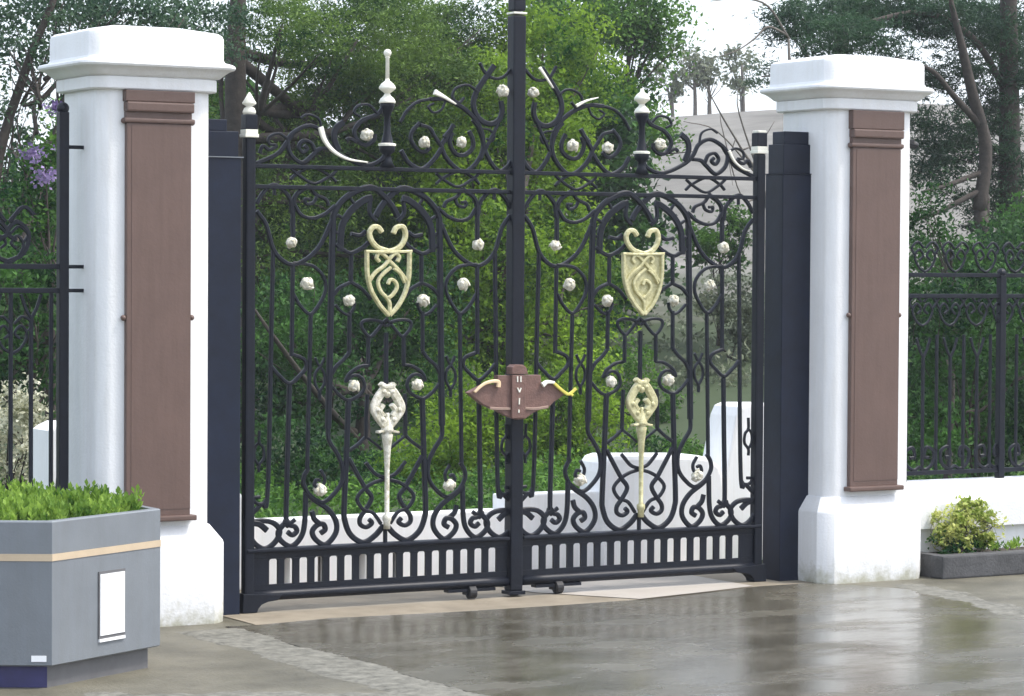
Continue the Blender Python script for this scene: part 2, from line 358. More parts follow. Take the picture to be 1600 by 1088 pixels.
# ------------------------------------------------------------------ navy steel posts beside the pillars
def steel_post(x0, x1, y0, y1, tops, label):
    t = empty('steel_post', ((x0 + x1) / 2, (y0 + y1) / 2, GZ), label, 'post', 'navy steel posts between pillar and gate')
    z1, z2, z3 = tops; w_ = x1 - x0
    bm = bmesh.new(); box(bm, x0, x1, y0, y1, GZ, z1, .006); box(bm, x0 + .02, x1 - .02, y1, y1 + .05, GZ, z1 - .1); bm_obj('post_body', bm, NAVY, t)
    bm = bmesh.new(); box(bm, x0 + .0, x1 - .012, y0 + .012, y1 - .012, z1 + .006, z2, .005); bm_obj('upper_sleeve', bm, NAVY, t)
    bm = bmesh.new(); box(bm, x0 + .0, x1 - .075, y0 + .03, y1 - .03, z2, z3, .005); bm_obj('top_stub', bm, NAVY, t)
    bm = bmesh.new(); box(bm, x0 - .0, x1 + .012, y0 - .008, y1 + .008, z1, z1 + .006); bm_obj('joint_plate', bm, GREY, t)
    return t
steel_post(-1.53, -1.262, -.05, .17, (2.537, 2.685, 2.752), 'navy steel post with stepped top against the left pillar, nearest the planter')
def steel_post_right():
    x0, x1, y0, y1 = 2.46, 2.73, -.07, .12
    t = empty('steel_post', ((x0 + x1) / 2, (y0 + y1) / 2, GZ), 'navy steel post against the right pillar, with narrow lit left face', 'post', 'navy steel posts between pillar and gate')
    bm = bmesh.new(); box(bm, x0, x1, y0, y1, GZ, 2.53, .006); bm_obj('post_body', bm, NAVY, t)
    bm = bmesh.new(); box(bm, x0 + .012, x1, y0 + .012, y1 - .012, 2.536, 2.72, .005); bm_obj('upper_sleeve', bm, NAVY, t)
    bm = bmesh.new(); box(bm, x0 + .03, x1 - .03, y0 + .03, y1 - .03, 2.72, 2.80, .005); bm_obj('top_stub', bm, NAVY, t)
    bm = bmesh.new(); box(bm, x0 - .006, x1, y0 - .006, y1 + .006, 2.53, 2.536); bm_obj('joint_plate', bm, NAVY, t)
steel_post_right()

# ------------------------------------------------------------------ the gate
POLEX, AXR, AXL, HALF = .556, 1.447, -.312, .879
U0 = 1.453                                     # axis of the right leaf as traced
def tr(pts):                                   # traced on the hinge half of the right leaf -> (|u|, z)
    return [((xz(px, py)[0] - U0) * HALF / .867, xz(px, py)[1]) for px, py in pts]
BODY = [  # name, traced points, width (m), depth
 ('bar', [(1051, 398), (1051, 444)], .030, .022), ('fork', [(1051, 443), (1036, 453), (1024, 468)], .026, .020), ('fork', [(1051, 443), (1066, 451), (1076, 464)], .026, .020),
 ('bar', [(1052, 486), (1052, 515), (1052, 545)], .028, .022), ('fork', [(1052, 545), (1060, 556), (1070, 566), (1076, 578)], .026, .02),
 ('fork', [(1052, 490), (1047, 482), (1045, 473)], .020, .018), ('fork', [(1052, 492), (1062, 487), (1072, 476)], .020, .018),
 ('ring', [(1026, 565), (1038, 567), (1052, 577), (1056, 588), (1050, 581), (1042, 579), (1034, 585), (1031, 597), (1037, 608), (1052, 615), (1064, 608), (1076, 593)], .024, .02),
 ('loop', [(1003, 508), (1010, 501), (1024, 498), (1035, 501), (1035, 511), (1025, 523), (1016, 515), (1007, 503), (1001, 497)], .022, .02),
 ('bar', [(1026, 522), (1026, 566)], .026, .022),
 ('bar', [(1027, 608), (1028, 640), (1028, 671)], .026, .022), ('fork', [(1028, 670), (1038, 680), (1050, 689)], .024, .02), ('fork', [(1028, 670), (1014, 682), (1006, 690)], .018, .016),
 ('lattice', [(1051, 700), (1040, 722), (1028, 745), (1019, 760), (1026, 776), (1034, 788), (1034, 798), (1026, 803), (1018, 798), (1022, 792)], .026, .02),
 ('lattice', [(1028, 708), (1014, 726), (1001, 733), (1016, 738), (1029, 746), (1039, 760), (1031, 776), (1017, 783), (1006, 800)], .026, .02),
 ('bar', [(1052, 614), (1054, 700), (1056, 770), (1055, 790), (1047, 812), (1030, 825), (1014, 817), (1002, 803)], .032, .024),
 ('frame_bar', [(1076, 345), (1077, 430), (1078, 560), (1079, 655)], .044, .030),
 ('bar', [(1079, 653), (1078, 672), (1068, 690), (1060, 710), (1060, 733), (1070, 750), (1085, 761), (1101, 751), (1110, 735), (1110, 722), (1104, 710)], .030, .022),
 ('scroll', [(1108, 745), (1096, 757), (1078, 772), (1067, 790), (1067, 808), (1080, 823), (1093, 815), (1098, 803), (1092, 794), (1084, 793), (1081, 801), (1087, 806)], .030, .022),
 ('leaf', [(1099, 773), (1096, 784), (1088, 793)], .030, .02), ('curl', [(1089, 714), (1083, 727), (1086, 738), (1096, 737), (1094, 728), (1089, 730)], .022, .018),
 ('bar', [(1104, 488), (1105, 600), (1106, 712)], .028, .022),
 ('ring', [(1128, 416), (1112, 417), (1099, 422), (1087, 437), (1085, 455), (1092, 473), (1104, 489), (1117, 478), (1127, 460)], .024, .02),
 ('lozenge', [(1085, 552), (1089, 562), (1097, 575), (1097, 590), (1091, 603), (1091, 613)], .018, .016), ('lozenge', [(1097, 552), (1093, 562), (1085, 575), (1085, 590), (1091, 603), (1091, 613)], .018, .016),
 ('bar', [(1128, 418), (1128, 480), (1128, 549)], .028, .022), ('ring', [(1128, 546), (1112, 554), (1109, 566), (1118, 578), (1130, 588), (1143, 577), (1154, 563)], .026, .02),
 ('bar', [(1130, 586), (1131, 680), (1132, 780), (1128, 790), (1121, 793), (1118, 800), (1124, 805), (1130, 800)], .028, .022), ('leaf', [(1121, 783), (1127, 787), (1136, 784)], .024, .018),
 ('bar', [(1107, 744), (1108, 790), (1113, 810), (1125, 821), (1138, 812), (1142, 800), (1136, 790), (1128, 784)], .030, .022),
 ('bar', [(1153, 395), (1154, 500), (1156, 740), (1164, 757), (1181, 776)], .030, .022),
 ('curl', [(1156, 748), (1162, 757), (1171, 755), (1174, 748), (1166, 747)], .020, .018),
 ('scroll', [(1181, 783), (1164, 781), (1149, 785), (1140, 797), (1145, 812), (1158, 821), (1171, 813), (1181, 795)], .030, .022), ('leaf', [(1176, 783), (1166, 786), (1157, 795)], .034, .02),
 ('chain', [(1168, 653), (1168, 670), (1163, 678), (1162, 692), (1168, 702), (1168, 712)], .018, .016), ('chain', [(1168, 670), (1173, 678), (1173, 692), (1168, 702)], .018, .016),
 ('catenary', [(1175, 343), (1163, 362), (1154, 395), (1142, 412), (1127, 418), (1108, 408), (1092, 388), (1077, 352)], .030, .022),
 ('arch', [(1153, 320), (1153, 305)], .02, .02), ('arch', [(1130, 345), (1134, 322), (1152, 305), (1166, 316), (1175, 333)], .028, .022),
 ('bar', [(1128, 386), (1128, 335), (1124, 318), (1108, 304)], .032, .024), ('curl', [(1108, 304), (1100, 316), (1086, 323), (1082, 332)], .024, .02), ('curl', [(1098, 319), (1102, 328), (1111, 331), (1113, 324), (1107, 324)], .022, .018),
 ('ogee', [(1127, 333), (1118, 347), (1104, 351), (1088, 345), (1074, 332)], .026, .024),
 ('arch', [(1077, 356), (1073, 338), (1060, 320), (1042, 308), (1025, 303), (1010, 313), (996, 330), (988, 345)], .042, .030),
 ('arch', [(1066, 398), (1064, 362), (1052, 338), (1034, 322), (1024, 318)], .050, .022), ('fork', [(1072, 388), (1062, 396), (1051, 400), (1036, 392), (1028, 384)], .030, .02),
 ('web', [(1026, 318), (1027, 340), (1018, 352)], .030, .02), ('web', [(1052, 372), (1040, 374), (1032, 368)], .030, .02), ('web', [(1060, 352), (1070, 345)], .020, .02), ('web', [(1048, 328), (1054, 318)], .020, .02), ('web', [(1062, 375), (1074, 370)], .020, .02),
 ('lozenge', [(1072, 281), (1082, 290), (1102, 301), (1122, 290), (1132, 281)], .020, .018), ('lozenge', [(1072, 297), (1082, 288), (1105, 278), (1124, 288), (1132, 297)], .020, .018),
]
HINGE_TOP = [
 ('scroll', [(1004, 168), (1016, 193), (1038, 205), (1049, 222), (1043, 237), (1032, 241), (1022, 233), (1021, 224)], .030, .022),
 ('leaf', [(1046, 238), (1055, 233), (1060, 236)], .026, .02), ('tendril', [(1018, 194), (1030, 182), (1044, 184), (1050, 194), (1042, 200)], .018, .016), ('tendril', [(1092, 226), (1096, 208), (1110, 202), (1120, 208)], .016, .014), ('tendril', [(1136, 240), (1148, 232), (1160, 238), (1160, 248), (1152, 248)], .018, .016),
 ('scroll', [(1003, 240), (1010, 260), (1028, 270), (1046, 268), (1070, 256), (1083, 243), (1092, 226), (1108, 218), (1125, 226), (1136, 240), (1133, 260), (1118, 272), (1104, 260), (1095, 251), (1082, 249)], .030, .022),
 ('curl', [(1101, 254), (1106, 243), (1116, 240), (1122, 249), (1117, 257), (1111, 252), (1115, 247)], .026, .02),
 ('leaf_plume', [(1064, 210), (1074, 220), (1076, 235), (1070, 252)], .045, .02),
 ('scroll', [(1128, 228), (1138, 245), (1148, 260), (1162, 269), (1176, 276)], .030, .022), ('curl', [(1150, 250), (1160, 256), (1168, 251), (1172, 262)], .026, .02),
]
POLE_TOP = [   # traced on the pole half of the right leaf
 ('scroll', [(843, 106), (858, 128), (872, 152), (875, 172), (866, 190), (850, 197), (836, 191), (830, 176), (832, 160)], .040, .022),
 ('scroll', [(813, 250), (821, 262), (834, 269), (848, 255), (858, 234), (862, 210), (874, 190), (894, 174), (918, 165), (942, 166)], .032, .022),
 ('scroll', [(836, 194), (847, 218), (857, 238), (864, 252)], .026, .02), ('scroll', [(815, 108), (828, 122), (842, 126), (856, 120), (866, 104)], .022, .018), ('tendril', [(868, 150), (884, 140), (902, 146), (908, 160), (898, 168), (890, 160)], .018, .016), ('tendril', [(942, 166), (960, 172), (975, 186), (985, 204)], .022, .018), ('tendril', [(862, 205), (850, 206), (842, 214), (846, 224), (854, 220)], .016, .014), ('tendril', [(918, 166), (924, 180), (936, 186), (944, 178), (936, 172)], .016, .014),
 ('scroll', [(905, 202), (916, 222), (923, 238), (910, 260), (888, 273), (868, 256), (859, 232), (866, 206), (876, 192)], .032, .022),
 ('ring', [(908, 214), (911, 230), (902, 246), (888, 247), (876, 236), (876, 222), (882, 210)], .032, .02),
 ('scroll', [(923, 238), (934, 222), (942, 210), (956, 206)], .026, .02),
 ('scroll', [(923, 238), (936, 258), (953, 272), (972, 264), (984, 246)], .032, .022),
 ('ring', [(956, 203), (966, 215), (969, 228), (960, 242), (948, 246), (940, 238)], .028, .02), ('curl', [(906, 202), (912, 212), (920, 222)], .026, .02),
]
ROS_BODY = [(1130, 387), (1109, 446), (1053, 470), (1045, 595), (1089, 744)]
ROS_HT = [(1032, 226)]; ROS_PT = [(829, 145), (893, 228), (949, 232)]

CREAMD = mat('weathered_cream_gilt', (.50, .45, .27), .5, var=.3, scale=38, col2=(.84, .82, .74), bump=.5, bscale=160)
def rosette(x, z, parent, r=.039, m=None):
    """small full flower head: rings of overlapping petals round a ball"""
    bm = bmesh.new()
    r *= random.uniform(.92, 1.08)
    bmesh.ops.create_icosphere(bm, subdivisions=2, radius=r * .80, matrix=Matrix.Translation((x, 0, z)))
    for row, (el, n) in enumerate(((75, 3), (40, 6), (5, 8), (-38, 6))):
        for k in range(n):
            a = 2 * math.pi * (k + .5 * (row % 2)) / n + random.uniform(-.3, .3); e = R(el + random.uniform(-12, 12)); g = random.uniform(.75, 1.25)
            d = Vector((math.cos(a) * math.cos(e), math.sin(a) * math.cos(e), math.sin(e)))
            mt = Matrix.Translation(Vector((x, 0, z)) + d * r * random.uniform(.62, .80)) @ d.to_track_quat('Z', 'Y').to_matrix().to_4x4() @ Matrix.Rotation(random.uniform(-.5, .5), 4, 'X') @ Matrix.Diagonal((.34 * r * g, .46 * r * g, .20 * r, 1))
            bmesh.ops.create_icosphere(bm, subdivisions=2, radius=1.0, matrix=mt)
    bm_obj('rosette', bm, m or CREAMD, parent, smooth=True)

def shield(ax, parent, backed):
    """pierced shield with two horns; traced on the left leaf"""
    c = xz(604.5, 440)[0]
    def q(pts): return [(ax + xz(a, b)[0] - c, xz(a, b)[1]) for a, b in pts]
    Y = -.025
    root = None
    def part(name, strokes, m=GOLD):
        nonlocal root
        bm = bmesh.new()
        for i, (pts, wd, dep) in enumerate(strokes): ribbon(bm, q(pts), wd * .84, dep, Y - .0015 * i)
        o = bm_obj(name, bm, m, root or parent)
        return o
    root = part('shield', [([(571, 393), (571, 412), (572, 432), (578, 455), (591, 477), (605, 493)], .026, .03), ([(637, 393), (637, 412), (636, 432), (631, 455), (620, 477), (606, 493)], .026, .032), ([(568, 393), (604, 394), (640, 393)], .020, .028)])
    part('shield_scroll', [([(590, 409), (586, 403), (590, 396), (598, 399), (606, 408), (620, 422), (634, 440)], .022, .026), ([(618, 409), (621, 402), (616, 396), (608, 402), (598, 415), (584, 426), (574, 440)], .022, .028),
                           ([(608, 418), (596, 428), (588, 440), (592, 455), (601, 465), (606, 474), (606, 490)], .022, .024), ([(603, 444), (607, 437), (615, 441), (617, 450), (611, 460), (604, 466)], .022, .026), ([(612, 420), (622, 428), (629, 442)], .016, .022)])
    part('horn', [([(594, 363), (589, 356), (581, 355), (575, 364), (578, 376), (588, 387), (605, 393)], .034, .028)])
    part('horn', [([(612, 365), (617, 356), (627, 355), (631, 367), (627, 380), (618, 389), (606, 393)], .034, .030)])
    if backed:
        bm = bmesh.new(); prism(bm, q([(571, 395), (637, 395), (637, 412), (636, 432), (631, 455), (620, 477), (605.5, 492), (591, 477), (578, 455), (572, 432), (571, 412)]), Y + .004, Y + .010)
        bm_obj('shield_back', bm, GOLD, root)

def lance(ax, parent, top_px):
    c = xz(606.5, 700)[0]; Y = -.02
    def q(pts): return [(ax + xz(a, b)[0] - c, xz(a, b)[1]) for a, b in pts]
    z = lambda py: xz(606, py)[1]
    bm = bmesh.new(); lathe(bm, [(.020, z(826)), (.020, z(815)), (.026, z(812)), (.026, z(806)), (.014, z(803)), (.0145, z(730)), (.022, z(700)), (.030, z(686)), (.034, z(679)), (.022, z(676)), (.040, z(673)), (.036, z(670)), (.024, z(662)), (.012, z(650)), (.012, z(645))], ax, Y, 12)
    root = bm_obj('lance', bm, CREAMD if ax < 0 else GOLD, parent, smooth=True)
    bm = bmesh.new()
    for i, (p, wd) in enumerate([([(606, 668), (594, 653), (586, 638), (592, 622), (601, 609), (606, 603)], .050), ([(607, 668), (619, 653), (628, 638), (622, 622), (613, 609), (607, 603)], .050),
                  ([(600, 650), (595, 641), (600, 632)], .026), ([(614, 650), (619, 641), (613, 632)], .026), ([(596, 599), (601, 604), (607, 604), (613, 604), (617, 599)], .026), ([(591, 675), (607, 673), (623, 675)], .014)]):
        ribbon(bm, q(p), wd, .034 + .002 * i, Y)
    bmesh.ops.create_uvsphere(bm, u_segments=10, v_segments=8, radius=.022, matrix=Matrix.Translation((ax, Y, z(616))))
    for a, b in ((590, 640), (624, 640), (598, 655), (615, 655), (600, 612), (613, 612)):
        x_, z_ = q([(a, b)])[0]; bmesh.ops.create_uvsphere(bm, u_segments=8, v_segments=6, radius=.017, matrix=Matrix.Translation((x_, Y - .012, z_)))
    bm_obj('lance_head', bm, CREAMD if ax < 0 else GOLD, root)

def gate_leaf(side):
    ax = AXR if side > 0 else AXL
    lab = 'right leaf of the black iron gate, its solid pale gold shield backed with a plate' if side > 0 else 'left leaf of the black iron gate, with open pierced shield and tall white-capped finial'
    hx = ax + side * HALF
    t = empty('gate_leaf', (hx, 0, GZ), lab, 'gate', 'leaves of the ornamental iron gate')
    def stroke(nm, pts, wd, dep, sgn, m=IRON, y=0.0):
        wd *= .98 if sum(p[1] for p in pts) / len(pts) < .62 else .80
        y = y or random.uniform(-.004, .004)
        P = [(ax + sgn * u, z) for u, z in pts]
        bm = bmesh.new(); ribbon(bm, P, wd, dep, y); bm_obj(nm, bm, m, t)
    for i, (nm, pts, wd, dep) in enumerate(BODY):
        pp = tr(pts)
        for sgn in (1, -1): stroke(nm, pp, wd, dep + .0006 * (i % 7), sgn, y=random.uniform(-.004, .004))
    for i, (nm, pts, wd, dep) in enumerate(HINGE_TOP): stroke(nm, tr(pts), wd, dep + .0006 * (i % 7), side)
    for i, (nm, pts, wd, dep) in enumerate(POLE_TOP):
        pp = [((U0 - xz(a, b)[0]) * HALF / .905, xz(a, b)[1]) for a, b in pts]
        stroke(nm, pp, wd, dep + .0006 * (i % 7), -side)
    # plume leaves, the sun's glint on them put into the cream colour
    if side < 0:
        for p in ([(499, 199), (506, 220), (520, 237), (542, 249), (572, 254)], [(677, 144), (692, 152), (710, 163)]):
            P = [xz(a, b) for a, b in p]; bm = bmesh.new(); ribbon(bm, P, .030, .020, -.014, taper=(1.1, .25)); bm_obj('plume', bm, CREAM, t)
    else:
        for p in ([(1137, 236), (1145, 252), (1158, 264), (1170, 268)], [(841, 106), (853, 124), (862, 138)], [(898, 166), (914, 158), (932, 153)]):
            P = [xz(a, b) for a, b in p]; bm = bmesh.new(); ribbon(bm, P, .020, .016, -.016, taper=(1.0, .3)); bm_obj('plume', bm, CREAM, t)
    # rosettes
    for a, b in ROS_BODY:
        u, z = tr([(a, b)])[0]
        for sgn in (1, -1): rosette(ax + sgn * u, z, t)
    for a, b in ROS_HT: u, z = tr([(a, b)])[0]; rosette(ax + side * u, z, t)
    for a, b in ROS_PT: u = (U0 - xz(a, b)[0]) * HALF / .905; rosette(ax - side * u, xz(a, b)[1], t)
    # rails and stiles
    xi = POLEX + side * .047
    a, b = min(hx, xi), max(hx, xi)
    for zc, h in ((2.497, .024), (2.380, .024)):
        bm = bmesh.new(); box(bm, a, b, -.016, .016, zc - h / 2, zc + h / 2, .004); bm_obj('rail', bm, IRON, t)
    bm = bmesh.new(); box(bm, hx - .030, hx + .030, -.031, .031, .03, 2.655, .012); bm_obj('hinge_stile', bm, IRON, t)
    # hinge-stile head
    zt = 2.655
    fin = bmesh.new(); box(fin, hx - .036, hx + .036, -.036, .036, zt + .045, zt + .13, .006); f = bm_obj('stile_head', fin, IRON, t)
    bm = bmesh.new(); box(bm, hx - .042, hx + .042, -.042, .042, zt, zt + .02, .004); box(bm, hx - .038, hx + .038, -.038, .038, zt + .02, zt + .045, .003); bm_obj('collar', bm, CREAM, f)
    bm = bmesh.new()
    if side < 0: lathe(bm, [(.034, zt + .13), (.038, zt + .145), (.030, zt + .165), (.016, zt + .175), (.038, zt + .188), (.040, zt + .195), (.022, zt + .225), (.004, zt + .255)], hx, 0, 16)
    else: box(bm, hx - .032, hx + .032, -.032, .032, zt + .13, zt + .145, .004)
    bm_obj('tip', bm, CREAM, f, smooth=(side < 0))
    # axis rod through the leaf and the finial on its top
    z = lambda py: xz(600, py)[1]
    bm = bmesh.new(); ribbon(bm, [(ax, z(520)), (ax, z(600))], .026, .022); bm_obj('bar', bm, IRON, t)
    bm = bmesh.new(); ribbon(bm, [(ax, .318), (ax, xz(1003, 803)[1])], .024, .020); bm_obj('bar', bm, IRON, t)
    bm = bmesh.new(); lathe(bm, [(.046, 2.508), (.026, 2.55), (.022, 2.58), (.045, 2.60), (.046, 2.628), (.034, 2.65), (.020, 2.72), (.019, 2.80), (.028, 2.83), (.042, 2.862), (.042, 2.88)], ax, 0, 14)
    f2 = bm_obj('finial', bm, IRON, t, smooth=True)
    bm = bmesh.new(); lathe(bm, [(.040, 2.629), (.052, 2.632), (.052, 2.645), (.040, 2.648)], ax, 0, 14); bm_obj('collar', bm, CREAM, f2)
    bm = bmesh.new()
    lathe(bm, [(.048, 2.879), (.049, 2.888), (.040, 2.906), (.022, 2.922), (.016, 2.935)], ax, 0, 16)
    lathe(bm, [(.016, 2.936), (.034, 2.950), (.049, 2.962), (.049, 2.972), (.036, 2.992), (.014, 3.010), (.010, 3.03)], ax, 0, 16)
    bm_obj('cap', bm, CREAM, f2, smooth=True)
    if side < 0:
        bm = bmesh.new(); lathe(bm, [(.012, 3.02), (.011, 3.14), (.016, 3.146), (.011, 3.15)], ax, 0, 12)
        bmesh.ops.create_uvsphere(bm, u_segments=12, v_segments=8, radius=.023, matrix=Matrix.Translation((ax, 0, 3.17)))
        bm_obj('spike', bm, CREAM, f2, smooth=True)
    shield(ax, t, side > 0); lance(ax, t, 600)
    # slotted kick panel
    za, zb = .018, .318
    bm = bmesh.new(); n = 16; e0, e1 = a + .055 * (1 if side > 0 else 2.0), b - .055 * (2.0 if side > 0 else 1)
    pitch = (e1 - e0) / n; sw = pitch * .58; s0, s1 = .118, .264
    box(bm, a, b, -.009, .009, s1, za + .285); box(bm, a, b, -.009, .009, .06, s0)
    xs = [a] + sum([[e0 + pitch * (i + .5) - sw / 2, e0 + pitch * (i + .5) + sw / 2] for i in range(n)], []) + [b]
    for i in range(0, len(xs), 2): box(bm, xs[i], xs[i + 1], -.009, .009, s0 + .0005, s1 - .0005)
    for i in range(1, len(xs) - 1, 2):         # rounded slot heads
        x0_, x1_ = xs[i], xs[i + 1]; r = .012
        prism(bm, [(x0_ + .0005, s1 - .0005), (x0_ + .0005, s1 - r), (x0_ + r * .4, s1 - r * .35), (x0_ + r, s1 - .0005)], -.0085, .0085)
        prism(bm, [(x1_ - .0005, s1 - .0005), (x1_ - r, s1 - .0005), (x1_ - r * .4, s1 - r * .35), (x1_ - .0005, s1 - r)], -.0085, .0085)
    bm_obj('kick_panel', bm, IRON, t)
    bm = bmesh.new(); box(bm, a - (.02 if side < 0 else -.0), b + (.02 if side > 0 else 0), -.040, .040, .3035, .326, .007); bm_obj('ledge', bm, IRON, t)
    bm = bmesh.new(); tube(bm, [(a, -.005, .057), ((a + b) / 2, -.005, .057), (b, -.005, .057)], [.030] * 3, 10); bm_obj('bottom_rail', bm, IRON, t, smooth=True)
    bm = bmesh.new(); s = -side
    prism(bm, [(hx - s * .045, .075), (hx + s * .20, .06), (hx + s * .17, .030), (hx + s * .11, .024), (hx + s * .07, .010), (hx + s * .048, -.012), (hx + s * .04, GZ + .006), (hx - s * .05, GZ + .006)], -.045, .045, .004)
    bm_obj('foot_bracket', bm, IRON, t)
    # castor near the pole
    cx = POLEX + side * .30
    bm = bmesh.new(); box(bm, cx - .16, cx + .16, -.03, .03, .010, .028); box(bm, cx - .035, cx - .028, -.028, .028, -.010, .012); box(bm, cx + .028, cx + .035, -.028, .028, -.010, .012)
    cs = bm_obj('castor', bm, IRON, t)
    bm = bmesh.new()
    loft(bm, [[(cx + dx, .036 * k * math.cos(2 * math.pi * i / 16) - .02, GZ + .046 + .038 * k * math.sin(2 * math.pi * i / 16)) for i in range(16)] for dx, k in ((-.027, .75), (-.022, 1), (.022, 1), (.027, .75))])
    bm_obj('wheel', bm, RUBBER, cs, smooth=False)
    return t
gate_leaf(-1); gate_leaf(1)
# lozenges between the rails over each axis are part of each leaf's rails; tall pole where the leaves meet
t = empty('gate_pole', (POLEX, 0, GZ), 'tall dark steel pole rising out of frame where the two leaves meet', 'pole')
bm = bmesh.new(); box(bm, POLEX - .042, POLEX + .042, -.042, .042, .0, 3.43, .010); box(bm, POLEX - .040, POLEX + .040, -.040, .040, 3.455, 4.2, .010); bm_obj('shaft', bm, IRON, t)
bm = bmesh.new(); box(bm, POLEX - .046, POLEX + .046, -.046, .046, 3.436, 3.449, .005); bm_obj('collar', bm, CREAM, t)
bm = bmesh.new(); box(bm, POLEX - .055, POLEX + .055, -.05, .05, -.022, .0, .004); box(bm, POLEX - .03, POLEX + .03, -.03, .03, GZ + .06, -.022); bm_obj('foot_plate', bm, IRON, t)
bm = bmesh.new(); loft(bm, [[(POLEX + dx, .034 * math.cos(2 * math.pi * i / 14), GZ + .042 + .034 * math.sin(2 * math.pi * i / 14)) for i in range(14)] for dx in (-.024, .024)]); bm_obj('wheel', bm, RUBBER, t)

# ------------------------------------------------------------------ brown winged lock cover on the pole
def lock_cover():
    Y = -.10
    cxp = xz(808, 620, Y)[0]
    q = lambda pts: [(xz(a, b, Y)[0] - cxp + cxp, xz(a, b, Y)[1]) for a, b in pts]
    t = empty('lock_cover', (POLEX, Y, 1.1), 'brown winged lock cover with gilt scrolls fixed on the centre pole', 'lock cover')
    rg = random.Random(4)
    low = [(733, 615), (744, 624), (755, 632), (768, 638), (778, 643), (790, 650), (800, 654), (810, 655), (820, 654), (833, 646), (845, 640), (858, 635), (865, 629), (875, 622), (886, 613)]
    low = [(a + rg.uniform(-1, 1), b + rg.uniform(-1.2, 1.2)) for a, b in low]
    top = [(876, 606), (866, 598), (846, 599), (845, 586), (778, 587), (778, 602), (760, 600), (744, 608)]
    bm = bmesh.new(); prism(bm, q(low + top), Y, Y + .05, .004); bm_obj('body', bm, RUST, t)
    bm = bmesh.new(); box(bm, *(q([(798, 600)])[0][0], q([(819, 600)])[0][0]), Y - .018, Y + .0, q([(800, 654)])[0][1], q([(800, 586)])[0][1], .004); bm_obj('centre_band', bm, RUST, t)
    bm = bmesh.new(); prism(bm, q([(798, 585), (798, 574), (803, 570), (815, 570), (820, 574), (823, 585)]), Y - .02, Y + .05, .005); bm_obj('top_knob', bm, RUST, t)
    for pts in ([(740, 613), (748, 605), (757, 599), (768, 596), (777, 597), (777, 605)], ):
        bm = bmesh.new(); ribbon(bm, q(pts), .024, .02, Y - .012, taper=(.5, 1.1)); bm_obj('gilt_scroll', bm, mat('gilt', (.74, .55, .34), .45, var=.1, scale=20), t)
    bm = bmesh.new(); ribbon(bm, q([(846, 602), (853, 597), (864, 598)]), .026, .02, Y - .012, taper=(1.2, .6)); bm_obj('gilt_scroll', bm, CREAM, t)
    YEL = mat('yellow_gilt', (.62, .55, .10), .5, var=.15, scale=25)
    bm = bmesh.new(); ribbon(bm, q([(864, 599), (874, 608), (885, 616), (892, 613), (898, 607)]), .018, .016, Y - .012); ribbon(bm, q([(888, 615), (893, 618)]), .014, .014, Y - .014); bm_obj('gilt_scroll', bm, YEL, t)
    bm = bmesh.new(); ribbon(bm, q([(765, 638), (780, 639), (797, 639)]), .016, .01, Y - .003); ribbon(bm, q([(820, 638), (835, 639), (856, 636)]), .016, .01, Y - .003); bm_obj('lower_lip', bm, mat('pale_brown', (.28, .19, .15), .6), t)
    # worn gilt marks down the centre band: II, V, I
    for pp in ([[(806, 588), (806, 597)], [(811, 588), (811, 597)]], [[(806, 606), (809, 613)], [(811.5, 606), (809, 613)]], [[(809, 622), (808.5, 632)]], [[(808, 640), (808, 645)]]):
        bm = bmesh.new()
        for k, p in enumerate(pp): ribbon(bm, q(p), .008, .006 + .001 * k, Y - .020)
        bm_obj('gilt_mark', bm, CREAM, t)
lock_cover()

